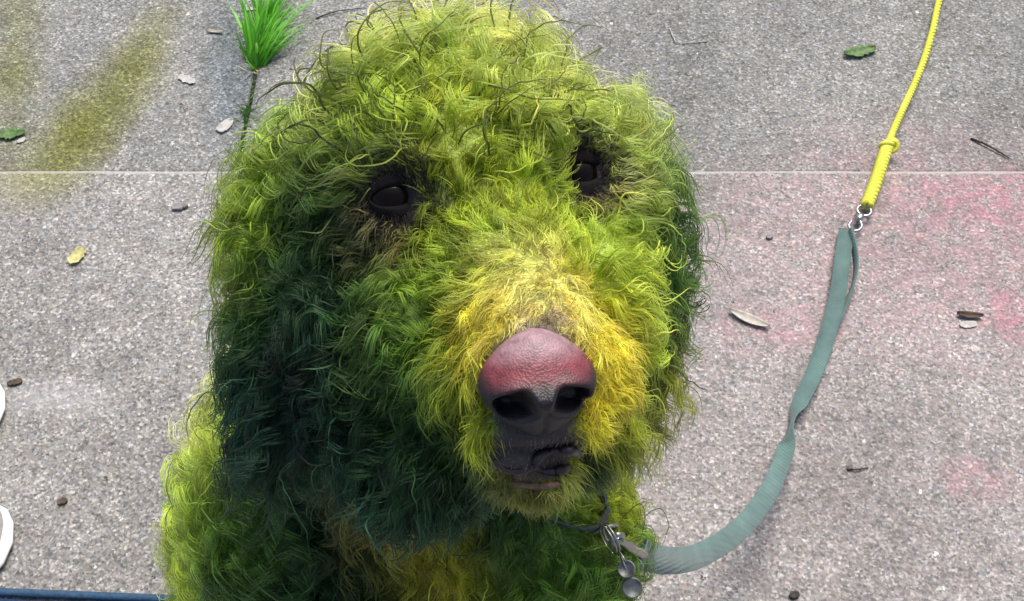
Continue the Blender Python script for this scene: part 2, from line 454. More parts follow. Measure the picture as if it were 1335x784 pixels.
# px, py, colour, hair length in mm, curl radius in mm
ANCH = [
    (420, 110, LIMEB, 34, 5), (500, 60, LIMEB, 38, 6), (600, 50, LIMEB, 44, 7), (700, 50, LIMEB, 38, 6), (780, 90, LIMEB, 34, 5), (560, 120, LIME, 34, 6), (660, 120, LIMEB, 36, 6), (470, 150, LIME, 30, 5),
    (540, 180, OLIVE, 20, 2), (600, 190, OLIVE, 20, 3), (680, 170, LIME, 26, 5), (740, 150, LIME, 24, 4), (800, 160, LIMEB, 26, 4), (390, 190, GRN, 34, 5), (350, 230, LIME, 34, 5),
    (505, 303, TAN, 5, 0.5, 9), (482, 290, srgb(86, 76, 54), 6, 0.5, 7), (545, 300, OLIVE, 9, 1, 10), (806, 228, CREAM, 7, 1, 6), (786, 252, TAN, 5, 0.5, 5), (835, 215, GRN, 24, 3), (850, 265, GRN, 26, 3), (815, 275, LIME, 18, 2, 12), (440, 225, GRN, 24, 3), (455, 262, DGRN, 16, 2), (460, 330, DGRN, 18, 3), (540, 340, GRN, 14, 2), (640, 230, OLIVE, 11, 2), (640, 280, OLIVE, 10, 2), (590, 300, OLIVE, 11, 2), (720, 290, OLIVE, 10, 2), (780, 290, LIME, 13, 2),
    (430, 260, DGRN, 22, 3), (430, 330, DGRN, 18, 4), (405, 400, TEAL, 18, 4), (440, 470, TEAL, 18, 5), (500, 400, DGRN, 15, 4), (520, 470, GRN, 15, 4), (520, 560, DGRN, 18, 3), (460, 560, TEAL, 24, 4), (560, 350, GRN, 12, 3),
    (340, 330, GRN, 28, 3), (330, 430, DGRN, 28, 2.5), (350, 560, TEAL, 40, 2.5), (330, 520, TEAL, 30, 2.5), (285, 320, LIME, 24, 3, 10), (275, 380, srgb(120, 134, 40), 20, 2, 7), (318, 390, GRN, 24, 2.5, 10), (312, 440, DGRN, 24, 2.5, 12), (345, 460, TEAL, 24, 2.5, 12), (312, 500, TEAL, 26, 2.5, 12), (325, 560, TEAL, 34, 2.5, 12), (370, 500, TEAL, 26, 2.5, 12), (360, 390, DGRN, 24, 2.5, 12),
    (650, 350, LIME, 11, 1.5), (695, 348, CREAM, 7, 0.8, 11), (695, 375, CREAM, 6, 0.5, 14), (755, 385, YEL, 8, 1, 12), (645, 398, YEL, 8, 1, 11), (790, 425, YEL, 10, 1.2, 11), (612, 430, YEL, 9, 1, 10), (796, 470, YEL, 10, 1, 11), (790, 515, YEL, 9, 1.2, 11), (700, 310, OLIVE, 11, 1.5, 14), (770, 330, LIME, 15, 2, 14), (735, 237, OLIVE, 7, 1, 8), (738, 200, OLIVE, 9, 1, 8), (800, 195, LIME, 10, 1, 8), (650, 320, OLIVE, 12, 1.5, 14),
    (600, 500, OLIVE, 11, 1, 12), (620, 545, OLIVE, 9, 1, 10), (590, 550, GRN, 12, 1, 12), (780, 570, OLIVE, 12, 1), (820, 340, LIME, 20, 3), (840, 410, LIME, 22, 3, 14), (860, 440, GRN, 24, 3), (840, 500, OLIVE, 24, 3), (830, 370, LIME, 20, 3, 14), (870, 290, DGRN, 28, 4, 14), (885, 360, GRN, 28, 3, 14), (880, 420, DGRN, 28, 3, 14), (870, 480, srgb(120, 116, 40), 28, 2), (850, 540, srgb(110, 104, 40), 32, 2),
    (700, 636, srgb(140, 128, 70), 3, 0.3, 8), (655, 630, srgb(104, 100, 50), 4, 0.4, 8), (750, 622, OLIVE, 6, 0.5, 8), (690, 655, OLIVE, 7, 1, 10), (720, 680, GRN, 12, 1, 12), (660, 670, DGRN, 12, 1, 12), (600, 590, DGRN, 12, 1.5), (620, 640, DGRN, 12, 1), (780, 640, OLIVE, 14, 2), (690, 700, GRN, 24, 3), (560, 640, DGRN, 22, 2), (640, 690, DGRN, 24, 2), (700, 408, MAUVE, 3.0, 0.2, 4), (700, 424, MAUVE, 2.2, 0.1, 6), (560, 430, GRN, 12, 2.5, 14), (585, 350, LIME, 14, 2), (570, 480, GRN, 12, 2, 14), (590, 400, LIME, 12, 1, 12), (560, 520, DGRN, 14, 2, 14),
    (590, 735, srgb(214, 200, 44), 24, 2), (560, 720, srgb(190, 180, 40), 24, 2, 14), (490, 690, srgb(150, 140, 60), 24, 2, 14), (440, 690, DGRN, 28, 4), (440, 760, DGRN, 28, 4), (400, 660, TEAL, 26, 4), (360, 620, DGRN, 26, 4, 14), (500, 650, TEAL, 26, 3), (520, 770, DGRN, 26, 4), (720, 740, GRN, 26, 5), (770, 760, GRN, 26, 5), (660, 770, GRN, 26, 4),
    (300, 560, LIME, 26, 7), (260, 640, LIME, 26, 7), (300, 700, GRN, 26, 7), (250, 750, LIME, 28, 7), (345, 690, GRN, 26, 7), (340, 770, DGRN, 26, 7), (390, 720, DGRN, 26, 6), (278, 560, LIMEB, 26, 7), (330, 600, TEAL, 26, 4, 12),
]
AP, AC, AL, AR, AS = [], [], [], [], []
for px, py, c, L, r, *sg in ANCH:
    AS.append((sg[0] if sg else 18) / 1000)
    h = hit(px, py)
    if h is None:                       # beyond the bare outline: nearest bare surface along that ray
        best = None
        for d in np.linspace(0.42, 0.75, 34):
            n = bvh.find_nearest(Vector(P(px, py, d)))
            if best is None or n[3] < best[1]: best = (np.array(n[0]), n[3])
        h = best[0]
    AP.append(h); AC.append(c); AL.append(L / 1000); AR.append(r / 1000)
for e, r in EYES:                       # dark short hair on the lids
    for ax_, ay_ in ((0.015, 0.002), (-0.015, -0.002), (0.006, 0.012), (-0.006, 0.012), (0.0, -0.012)):
        nn = bvh.find_nearest(Vector(e + ax_ * RT + ay_ * UP))
        AP.append(np.array(nn[0])); AC.append(srgb(46, 40, 34) if ay_ > -0.01 else srgb(112, 84, 66)); AL.append(0.0045); AR.append(0.0003); AS.append(0.0055)
AP, AC, AL, AR, AS = np.array(AP), np.array(AC), np.array(AL), np.array(AR), np.array(AS)
def noise3(p, s, seed):
    r = np.random.default_rng(seed); o = np.zeros((len(p), 3))
    for k in range(5):
        f = r.normal(size=(3, 3)) * s * (1 + 0.5 * k); ph = r.random(3) * 6.28
        o += np.sin(p @ f + ph) / (1 + 0.4 * k)
    return o / 2.2
def coat(p):
    p0 = p
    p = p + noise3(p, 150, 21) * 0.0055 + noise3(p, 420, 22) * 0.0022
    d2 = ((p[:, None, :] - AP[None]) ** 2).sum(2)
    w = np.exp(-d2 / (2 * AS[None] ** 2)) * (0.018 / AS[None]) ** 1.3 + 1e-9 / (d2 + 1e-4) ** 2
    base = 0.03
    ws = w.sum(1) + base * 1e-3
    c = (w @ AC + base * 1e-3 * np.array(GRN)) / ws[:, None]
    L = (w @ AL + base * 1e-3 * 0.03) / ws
    r = (w @ AR + base * 1e-3 * 0.006) / ws
    p = p0
    far = p[:, 2] < 0.30
    L = np.where(far, np.clip(0.012 + 0.016 * p[:, 2] / 0.30, 0.010, 0.03), L)
    return c, L, r
def sstep(x, a, b):
    t = np.clip((x - a) / (b - a), 0, 1); return t * t * (3 - 2 * t)
def bare(p):
    # 0 where skin is bare (nose pad, eyelids, lips), 1 where the coat grows fully
    k = np.ones(len(p))
    q = p - NOSE
    nx, ny, nz = q @ NX, q @ NY, q @ NF
    k *= sstep(np.sqrt((nx / 0.0200) ** 2 + ((ny + 0.001) / 0.0195) ** 2 + (np.minimum(nz, 0) / 0.018) ** 2), 0.95, 1.25)
    for (e, r), s in zip(EYES, (1.0, 1.0)):
        k *= sstep(np.linalg.norm(p - e, axis=1), 0.0095 * s, 0.016 * s)
    q = p - MOUTH
    k *= sstep(np.sqrt(((q @ RT) / 0.0205) ** 2 + ((q @ UP) / 0.0125) ** 2 + ((q @ FW) / 0.03) ** 2), 0.85, 1.12)
    return k
# skin / undercoat colour on the body itself
co = vco(body_me)
cc, cl, cr = coat(co)
kb = bare(co)
skin = np.tile(np.array(srgb(60, 50, 47)), (len(co), 1))
q = co - MOUTH
pale = np.exp(-(((q @ UP) + 0.0135) / 0.0035) ** 2)[:, None] * (np.linalg.norm(q, axis=1) < 0.03)[:, None]
skin = skin * (1 - pale) + np.array(srgb(170, 130, 110)) * pale
for e, r in EYES:
    ring = np.exp(-(np.linalg.norm(co - e, axis=1) / 0.0165) ** 4)[:, None]
    skin = skin * (1 - ring) + np.array(srgb(20, 17, 20)) * ring
dk_ = np.exp(-(np.linalg.norm((co - NOTCH) * 1.0, axis=1) / 0.0085) ** 4)[:, None]
skin = skin * (1 - dk_) + np.array(srgb(16, 13, 18)) * dk_
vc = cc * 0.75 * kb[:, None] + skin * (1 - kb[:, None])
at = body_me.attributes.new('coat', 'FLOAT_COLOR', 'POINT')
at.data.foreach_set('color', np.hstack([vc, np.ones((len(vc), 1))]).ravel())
m = NT('dog_skin')
a = m.n('ShaderNodeAttribute', attribute_name='coat')
nz = m.noise(m.obj(), 900, 4, 0.7)
m.set(Base_Color=m.mix(0.9, a.outputs['Color'], m.ramp(nz, [(0.3, 0.4), (0.7, 1.55)]), 'MULTIPLY'), Roughness=0.45)
m.bump(nz, 0.5, 0.0008)
M_SKIN = m.mat
dog = empty('dog', (float(chest[0]), float(chest[1]), 0.0))
tag(dog, 'curly-haired dog dyed green with a yellow muzzle, sitting on the pavement looking up', 'dog')
body = link('body', body_me, M_SKIN, dog)

# ---- fur
tri_a = []
body_me.calc_loop_triangles()
nt = len(body_me.loop_triangles)
ti = np.empty(nt * 3, np.int32); body_me.loop_triangles.foreach_get('vertices', ti); ti = ti.reshape(-1, 3)
vn = vno(body_me)
A, B, C = co[ti[:, 0]], co[ti[:, 1]], co[ti[:, 2]]
area = np.linalg.norm(np.cross(B - A, C - A), axis=1) / 2
cen = (A + B + C) / 3
tl = cl[ti].mean(1); tk = kb[ti].mean(1); tn = vn[ti].mean(1)
head_w = np.where(cen[:, 2] > 0.52, 1.0, np.where(cen[:, 2] > 0.30, 0.62, 0.22))
back = np.where(((CAM - cen) * tn).sum(1) < -0.12, 0.35, 1.0)
dens = area * np.clip(0.020 / tl, 0.75, 3.2) * head_w * back * (tk > 0.02) * np.clip(tk * 1.5, 0, 1)
def sample(n, w):
    i = rng.choice(nt, n, p=w / w.sum())
    u, v = rng.random(n), rng.random(n)
    f = u + v > 1; u[f], v[f] = 1 - u[f], 1 - v[f]
    u, v = u[:, None], v[:, None]
    p = A[i] + (B[i] - A[i]) * u + (C[i] - A[i]) * v
    t = ti[i]
    n_ = vn[t[:, 0]] * (1 - u - v) + vn[t[:, 1]] * u + vn[t[:, 2]] * v
    return p, n_ / np.linalg.norm(n_, axis=1)[:, None]
def unit(v): return v / (np.linalg.norm(v, axis=1)[:, None] + 1e-9)
WHORL = P(690, 395, 0.42)
CROWN = P(560, 175, 0.46)
EARS = (P(352, 430, 0.50), P(852, 390, 0.54))
def comb(p, n):
    # how the hair lies: off the bridge of the nose, over the head, down ears, chest and back
    away = unit(p - WHORL)
    near = np.exp(-(np.linalg.norm(p - WHORL, axis=1) / 0.07) ** 2)[:, None]
    up_k = sstep((p - CAM) @ UP, 0.035, 0.075)[:, None] * (p[:, 2:3] > 0.5)
    down = np.array((0, 0.0, -1.0))
    g = away * (0.5 + 0.9 * near) + down * (0.75 * (1 - near) * (1 - up_k)) + unit(p - CROWN) * 0.8 * up_k
    g = g + noise3(p, 60, 3) * 0.55
    ek = np.exp(-(((p - EARS[0]) @ RT / 0.034) ** 2 + ((p - EARS[0]) @ UP / 0.085) ** 2 + ((p - EARS[0]) @ FW / 0.05) ** 2)) \
       + np.exp(-(((p - EARS[1]) @ RT / 0.026) ** 2 + ((p - EARS[1]) @ UP / 0.080) ** 2 + ((p - EARS[1]) @ FW / 0.05) ** 2))
    g = g * (1 - 0.75 * np.clip(ek, 0, 1))[:, None] + np.array((0, 0, -1.0)) * 1.6 * np.clip(ek, 0, 1)[:, None]
    for e, r in EYES:                    # parted round the eyes
        dv = p - e; dn = np.linalg.norm(dv, axis=1)[:, None]
        g = g + dv / (dn + 1e-6) * 1.5 * np.exp(-(dn / 0.020) ** 2)
    g = g - n * (g * n).sum(1)[:, None]
    return unit(g)
NPT = 13
s = np.linspace(0, 1, NPT)
def lock_paths(p, n, L, r, turns, lift, gseed):
    c = comb(p, n)
    k = len(p)
    ph = rng.random(k) * 6.283
    t = unit(n * lift[:, None] + c)
    e1 = unit(np.cross(t, n) + 1e-6); e2 = np.cross(t, e1)
    hand = np.where(rng.random(k) < 0.5, -1.0, 1.0)
    pts = np.empty((k, NPT, 3))
    for j, u in enumerate(s):
        dirn = n * (lift * u * (1 - 0.62 * u))[:, None] + c * (u * (0.35 + 0.5 * u))
        drop_ = np.array((0, 0, -1.0)) * (0.20 * u * u)
        base = p + (dirn + drop_) * L[:, None]
        amp = (r * min(1.0, u * 2.4))[:, None]
        ang = ph + hand * 6.283 * turns * u
        curl = e1 * (np.cos(ang) - np.cos(ph))[:, None] * amp + e2 * (np.sin(ang) - np.sin(ph))[:, None] * amp
        pts[:, j] = base + curl
    return pts
LOOK = (cam_dir(0.12, 0.0, 1), cam_dir(0.28, 0.03, 1))
def clear_of_eyes(pts):
    # trimmed where hair would hang in front of an eyeball; a few wisps stay
    k = np.ones(len(pts), bool)
    for (e, r), lk, rad_ in zip(EYES, LOOK, (0.0078, 0.0080)):
        v = pts - e
        z = v @ lk
        d = np.linalg.norm(v - z[..., None] * lk, axis=2)
        k &= ~((d < rad_) & (z > -0.012)).any(1) | (rng.random(len(pts)) < 0.07)
    return k
def build_fur(name, nguide, nstrand, w, lenmul, radmul, rad, clump, shade, seed, parent, mat, tone=1.0):
    gp, gn = sample(nguide, w)
    _, gl, gr = coat(gp)
    gk = bare(gp)
    gl = gl * lenmul * rng.uniform(0.7, 1.25, nguide) * (0.35 + 0.65 * gk)
    gr = gr * radmul * rng.uniform(0.55, 1.35, nguide)
    turns = rng.uniform(0.7, 1.7, nguide) * np.clip(gl / 0.026, 0.5, 1.3)
    lift = rng.uniform(0.45, 0.95, nguide)
    lift = np.where(gl < 0.019, lift * 0.62, lift)
    gpath = lock_paths(gp, gn, gl, gr, turns, lift, seed)
    gshade = np.minimum(np.exp(rng.normal(-0.05, shade, nguide)), 1.55)
    kd = KDTree(nguide)
    for i, v in enumerate(gp): kd.insert(v, i)
    kd.balance()
    sp, sn = sample(nstrand, w)
    gi = np.array([kd.find(v)[1] for v in sp])
    rel = gpath[gi] - gp[gi][:, None, :]
    ls = rng.uniform(0.72, 1.12, nstrand)[:, None, None]
    cl_ = np.clip(clump * rng.uniform(0.72, 1.1, nstrand), 0, 0.985)
    off = (sp - gp[gi])[:, None, :] * (1 - cl_[:, None] * np.sqrt(s)[None])[:, :, None]
    fr = noise3(sp, 700, seed + 5)[:, None, :] * (0.0026 * s ** 1.5)[None, :, None]
    fr += rng.normal(0, 0.00105, (nstrand, 1, 3)) * (s ** 1.2)[None, :, None] * 2
    pts = gp[gi][:, None, :] + rel * ls + off + fr
    # keep strands outside the neighbouring surface
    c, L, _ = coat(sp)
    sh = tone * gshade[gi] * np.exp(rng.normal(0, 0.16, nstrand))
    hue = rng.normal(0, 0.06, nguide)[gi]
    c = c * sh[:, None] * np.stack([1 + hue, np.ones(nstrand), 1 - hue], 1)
    keep = clear_of_eyes(pts)
    return fur_object(name, pts[keep], rad, np.clip(c, 0.004, 0.9)[keep], parent, mat)
def fur_object(name, pts, rad, colr, parent, mat):
    n = len(pts)
    hc = bpy.data.hair_curves.new(name)
    hc.add_curves([NPT] * n)
    hc.attributes['position'].data.foreach_set('vector', pts.astype(np.float32).ravel())
    ra = hc.attributes.get('radius') or hc.attributes.new('radius', 'FLOAT', 'POINT')
    prof = np.interp(s, [0, 0.25, 0.7, 1], [0.9, 1.0, 0.75, 0.12])
    rr = np.array(rad) if np.ndim(rad) else np.full(n, rad) * rng.uniform(0.7, 1.3, n)
    ra.data.foreach_set('value', (rr[:, None] * prof[None]).astype(np.float32).ravel())
    ca = hc.attributes.new('dye_and_shade', 'FLOAT_COLOR', 'CURVE')
    ca.data.foreach_set('color', np.hstack([colr, np.ones((n, 1))]).astype(np.float32).ravel())
    hc.materials.append(mat)
    o = bpy.data.objects.new(name, hc)
    col.objects.link(o)
    o.parent = parent
    o.matrix_parent_inverse = Matrix.Translation(parent.location).inverted()
    return o
def fur_mat():
    m = NT('dyed_fur')
    t = m.t
    a = m.n('ShaderNodeAttribute', attribute_name='dye_and_shade')
    hs = m.n('ShaderNodeBsdfHairPrincipled'); hs.model = 'CHIANG'; hs.parametrization = 'COLOR'
    hs.inputs['Roughness'].default_value = 0.42
    hs.inputs['Radial Roughness'].default_value = 0.55
    hs.inputs['Coat'].default_value = 0.0
    hs.inputs['Random Roughness'].default_value = 0.2
    m.l(a.outputs['Color'], hs.inputs['Color'])
    df = m.n('ShaderNodeBsdfDiffuse'); m.l(a.outputs['Color'], df.inputs['Color'])
    mx = m.n('ShaderNodeMixShader'); mx.inputs[0].default_value = 0.55
    m.l(hs.outputs[0], mx.inputs[1]); m.l(df.outputs[0], mx.inputs[2])
    out = [n for n in t.nodes if n.type == 'OUTPUT_MATERIAL'][0]
    m.l(mx.outputs[0], out.inputs['Surface'])
    t.nodes.remove(m.b)
    return m.mat
M_FUR = fur_mat()
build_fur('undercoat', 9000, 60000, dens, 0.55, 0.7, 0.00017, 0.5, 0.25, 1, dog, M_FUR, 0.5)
build_fur('fur', 6000, 105000, dens, 1.0, 1.05, 0.00017, 0.95, 0.50, 2, dog, M_FUR)
build_fur('loose_curls', 3200, 9000, dens * tl, 1.3, 1.3, 0.00026, 0.97, 0.75, 3, dog, M_FUR)
def stray(n, w, lenmul, rr, shade, turns):
    gp, gn = sample(n, w)
    c, L, r = coat(gp)
    L = L * lenmul * rng.uniform(0.8, 1.3, n)
    pts = lock_paths(gp, gn, L, rng.uniform(0.005, 0.010, n), rng.uniform(turns * 0.5, turns, n), rng.uniform(0.5, 1.1, n), 9)
    pts += np.cumsum(rng.normal(0, 0.0005, pts.shape), axis=1)
    k = clear_of_eyes(pts)
    return fur_object('stray_hairs', pts[k], (rng.uniform(0.6, 1.2, n) * rr)[k], np.clip(c * shade, 0.004, 0.85)[k], dog, M_FUR)
top_w = dens * (((cen - CAM) @ UP) > 0.052) * (cen[:, 2] > 0.5) * (((cen - CAM) @ RT) < 0.035) * (((cen - CAM) @ RT) > -0.085)
stray(190, top_w, 1.4, 0.00044, 0.07, 0.75)
stray(70, top_w, 1.3, 0.00040, 1.3, 0.8)
stray(260, dens * (cen[:, 2] > 0.35) * (tl > 0.015), 1.2, 0.00034, 2.2, 0.7)
stray(300, dens * (cen[:, 2] > 0.35) * (tl > 0.015), 0.95, 0.00030, 0.16, 0.9)
# sparse stubble on the lips and chin skin
qm = np.linalg.norm(cen - MOUTH, axis=1)
sw = area * (qm < 0.030) * (tk < 0.9)
qe = np.minimum(np.linalg.norm(cen - EYES[0][0], axis=1), np.linalg.norm(cen - EYES[1][0], axis=1))
ew = area * (qe < 0.024) * (qe > 0.006) * (1.25 - qe / 0.024)
NE = 3600
gp, gn = sample(NE, ew)
sl_ = lock_paths(gp, gn, rng.uniform(0.003, 0.008, NE), np.full(NE, 0.0004), np.full(NE, 0.4), rng.uniform(0.25, 0.6, NE), 4)
ke = clear_of_eyes(sl_)
fur_object('eye_fuzz', sl_[ke], rng.uniform(0.00008, 0.00016, ke.sum()), np.array(srgb(30, 28, 26))[None] * np.exp(rng.normal(0, 0.45, (ke.sum(), 1))), dog, M_FUR)
gp, gn = sample(900, sw)
sl_ = lock_paths(gp, gn, rng.uniform(0.0012, 0.0034, 900), np.full(900, 0.0001), np.full(900, 0.3), rng.uniform(0.3, 0.8, 900), 4)
fur_object('stubble', sl_, rng.uniform(0.00008, 0.00014, 900), np.array(srgb(88, 78, 76))[None] * np.exp(rng.normal(0, 0.5, (900, 1))), dog, M_FUR)

# ---- nose pad
def nose_mesh():
    V, F, Cc = [], [], []
    seg, rings = 120, 90
    for i in range(rings + 1):
        th = math.pi * i / rings
        for k in range(seg):
            ph = 2 * math.pi * k / seg
            u = np.array((math.sin(th) * math.cos(ph), math.cos(th), math.sin(th) * math.sin(ph)))   # x right, y up, z out
            x, y, z = u[0] * 0.0208, u[1] * 0.0192, u[2] * 0.0150
            t = max(0.0, -u[1]); x *= 1 - 0.36 * t ** 1.5
            x *= 1 - 0.34 * max(0.0, u[1]) ** 2
            z += 0.003 * math.exp(-((u[1] + 0.05) / 0.35) ** 2) * max(0, u[2])
            z -= 0.004 * max(0, u[1]) * max(0, u[2])
            if u[2] > 0:
                for sx in (-1, 1):
                    dx, dy = (sx * x - 0.0098), (y + 0.0032)
                    rot = 0.35; ax_, ay_ = dx * math.cos(rot) - dy * math.sin(rot), dx * math.sin(rot) + dy * math.cos(rot)
                    z -= 0.0125 * math.exp(-(ax_ / 0.0058) ** 4 - (ay_ / 0.0047) ** 4)
                    sl = math.exp(-((dy + 0.35 * (dx - 0.004) + 0.0035) / 0.0016) ** 2) * (1 / (1 + math.exp(-(dx - 0.002) / 0.0012)))
                    z -= 0.0042 * sl
                    z += 0.0014 * math.exp(-((math.hypot(dx * 0.85, dy) - 0.0068) / 0.002) ** 2) * (1 if dy > -0.002 else 0.4)
                z -= 0.0016 * math.exp(-(x / 0.0011) ** 2) * (1 / (1 + math.exp((y + 0.001) / 0.0012)))
            V.append(NOSE + x * NX + y * NY + z * NF)
            yy = y / 0.0192
            pale, pink, dark = np.array(srgb(150, 118, 124)), np.array(srgb(122, 54, 60)), np.array(srgb(26, 22, 28))  # dark: pigmented skin of the lower pad with its shade painted in
            yb = yy - 0.19 + 0.10 * (abs(x) / 0.02) ** 2
            a = min(1, max(0, (yb - 0.30) / 0.30)); b = min(1, max(0, (yb + 0.04) / 0.26))
            c = dark * (1 - b) + pink * b; c = c * (1 - a) + pale * a
            side = min(1, max(0, (abs(x) / 0.0208 - 0.80) / 0.15)); c = c * (1 - 0.75 * side) + dark * 0.75 * side
            Cc.append(c)
    for i in range(rings):
        for k in range(seg):
            k2 = (k + 1) % seg
            F.append((i * seg + k, i * seg + k2, (i + 1) * seg + k2, (i + 1) * seg + k))
    me = mesh_of(V, F)
    at = me.attributes.new('pigment_and_shade', 'FLOAT_COLOR', 'POINT')
    at.data.foreach_set('color', np.hstack([np.array(Cc), np.ones((len(Cc), 1))]).ravel())
    return me
m = NT('nose_leather')
a = m.n('ShaderNodeAttribute', attribute_name='pigment_and_shade')
v = m.n('ShaderNodeTexVoronoi', Scale=1150.0); m.l(m.obj(), v.inputs['Vector'])
n2 = m.noise(m.obj(), 260, 4, 0.65)
m.set(Base_Color=m.mix(0.75, a.outputs['Color'], m.ramp(n2, [(0.3, 0.45), (0.65, 1.3)]), 'MULTIPLY'), Roughness=0.5)
m.b.inputs['Subsurface Weight'].default_value = 0.08
m.b.inputs['Subsurface Radius'].default_value = (0.004, 0.0015, 0.001)
m.b.inputs['Subsurface Scale'].default_value = 0.5
m.bump(m.math('MULTIPLY', v.outputs['Distance'], 1.0), 0.25, 0.0008)
nose = link('nose', nose_mesh(), m.mat, dog)

# ---- lips: dark rim round the small opening, paler edge of the chin
def surf(px, py, out_=0.0):
    r_ = ray(px, py); h_ = bvh_l.ray_cast(Vector(CAM), Vector(r_).normalized())
    q_ = np.array(h_[0]) if h_[0] is not None else P(px, py, 0.40)
    return q_ - r_ / np.linalg.norm(r_) * out_
bvh_l = BVHTree.FromPolygons([tuple(v) for v in vco(body_me)], [tuple(p.vertices) for p in body_me.polygons])
M_LIP = mat_plain('dark_lip', srgb(44, 34, 38), 0.42, 0.5, 420, 0.8, 0.0, 0.5)
M_GUM = mat_plain('mouth_inside', srgb(16, 11, 14), 0.35, 0.4, 300, 0.3)
M_CHIN = mat_plain('chin_edge_skin', srgb(118, 92, 74), 0.7, 0.35, 420, 0.6)
opening = [(696, 606), (703, 596), (716, 589), (730, 586), (746, 588), (756, 594), (752, 603), (738, 611), (722, 615), (706, 614), (696, 606)]
rimp = smooth_path([surf(x, y, 0.0008) for x, y in opening], 60)
lip = link('lip', mesh_of(*merge([tube(rimp, 0.0015 + 0.0005 * np.sin(np.linspace(0, 19, 60)), 10),
        tube(smooth_path([surf(x, y, 0.0004) for x, y in ((644, 600), (658, 612), (678, 615), (698, 607))], 24), np.linspace(0.0006, 0.0016, 24), 8)])), M_LIP, dog)
cm = rimp.mean(0)
Vm = [cm + FW * 0.004] + [cm + (q_ - cm) * f + FW * 0.004 * (1 - f ** 3) for f in (0.35, 0.7, 1.0) for q_ in rimp[:-1]]
nn_ = len(rimp) - 1
Fm = [(0, 1 + k, 1 + (k + 1) % nn_) for k in range(nn_)] + [(1 + j * nn_ + k, 1 + (j + 1) * nn_ + k, 1 + (j + 1) * nn_ + (k + 1) % nn_, 1 + j * nn_ + (k + 1) % nn_) for j in range(2) for k in range(nn_)]
link('mouth_opening', mesh_of(Vm, Fm), M_GUM, dog)
link('chin_edge', mesh_of(*tube(smooth_path([surf(x, y, 0.0003) for x, y in ((652, 624), (675, 631), (700, 634), (728, 631), (752, 618))], 40), 0.0003 + 0.0010 * np.sin(np.linspace(0.15, 3.0, 40)), 10)), M_CHIN, dog)

# ---- eyes
m = NT('eye'); p = m.obj()
m.set(Base_Color=srgb(15, 9, 7), Roughness=0.05)
m.b.inputs['Specular IOR Level'].default_value = 0.14
M_EYE = m.mat
bvh2 = BVHTree.FromPolygons([tuple(v) for v in vco(body_me)], [tuple(p.vertices) for p in body_me.polygons])
M_LID = mat_plain('eyelid_skin', srgb(17, 14, 16), 0.8, 0.4, 500, 0.5, 0.0, 0.15)
for (e, r), look in zip(EYES, LOOK):
    c = e - look * 0.0135
    ey = link('eye', mesh_of(*ellipsoid(c, (r, r, r), None, 32, 24)), M_EYE, dog)
    xa = RT * 0.99 + UP * 0.12; xa = xa - look * xa.dot(look); xa /= np.linalg.norm(xa); ya = np.cross(look, xa)
    # lids: a soft sheet of dark skin from the almond opening out to the socket
    NA, rows = 48, 7
    inner, outer = [], []
    for k in range(NA):
        th = 2 * math.pi * k / NA
        ct, st_ = math.cos(th), math.sin(th)
        lx = 0.0088 * math.copysign(abs(ct) ** 0.9, ct); ly = (0.0042 if st_ > 0 else 0.0038) * math.copysign(abs(st_) ** 1.3, st_)
        lz = math.sqrt(max(1e-8, (r + 0.0004) ** 2 - lx * lx - ly * ly))
        inner.append(c + lx * xa + ly * ya + lz * look)
        o_ = c + 0.0165 * ct * xa + 0.0135 * st_ * ya + look * 0.012
        nn = bvh2.find_nearest(Vector(o_))
        outer.append(np.array(nn[0]) - np.array(nn[1]) * 0.0012)
    V, F = [], []
    for j in range(rows):
        f = j / (rows - 1)
        for k in range(NA):
            q_ = inner[k] * (1 - f) + outer[k] * f + look * (0.0007 * math.sin(math.pi * min(1, f * 1.6)) if f < 0.625 else 0.0)
            V.append(q_)
    for k in range(NA): V.append(inner[k] - look * 0.003)
    for j in range(rows - 1):
        for k in range(NA):
            k2 = (k + 1) % NA; F.append((j * NA + k, (j + 1) * NA + k, (j + 1) * NA + k2, j * NA + k2))
    for k in range(NA):
        k2 = (k + 1) % NA; F.append((rows * NA + k, k, k2, rows * NA + k2))
    link('eyelids', mesh_of(V, F), M_LID, ey)
    NF_ = 900
    kk = rng.integers(0, NA, NF_); f_ = rng.uniform(0.22, 1.0, NF_)[:, None]; k_ = rng.random(NF_)[:, None]
    I_, O_ = np.array(inner), np.array(outer)
    ip = I_[kk] * (1 - k_) + I_[(kk + 1) % NA] * k_; op = O_[kk] * (1 - k_) + O_[(kk + 1) % NA] * k_
    root = ip * (1 - f_) + op * f_
    dr = unit(op - ip + rng.normal(0, 0.0022, (NF_, 3))) + look * rng.uniform(0.25, 0.7, NF_)[:, None]
    ln = rng.uniform(0.0022, 0.0055, NF_)[:, None] * (0.5 + 0.7 * f_)
    fz = root[:, None] + dr[:, None] * (ln[:, None] * s[None, :, None]) + np.array((0, 0, -1.0)) * (0.25 * ln[:, None] * (s ** 2)[None, :, None])
    fc = np.array(srgb(44, 37, 30))[None] * np.exp(rng.normal(0, 0.5, (NF_, 1)))
    fur_object('eye_fuzz', fz, rng.uniform(0.00008, 0.00015, NF_), fc, dog, M_FUR)

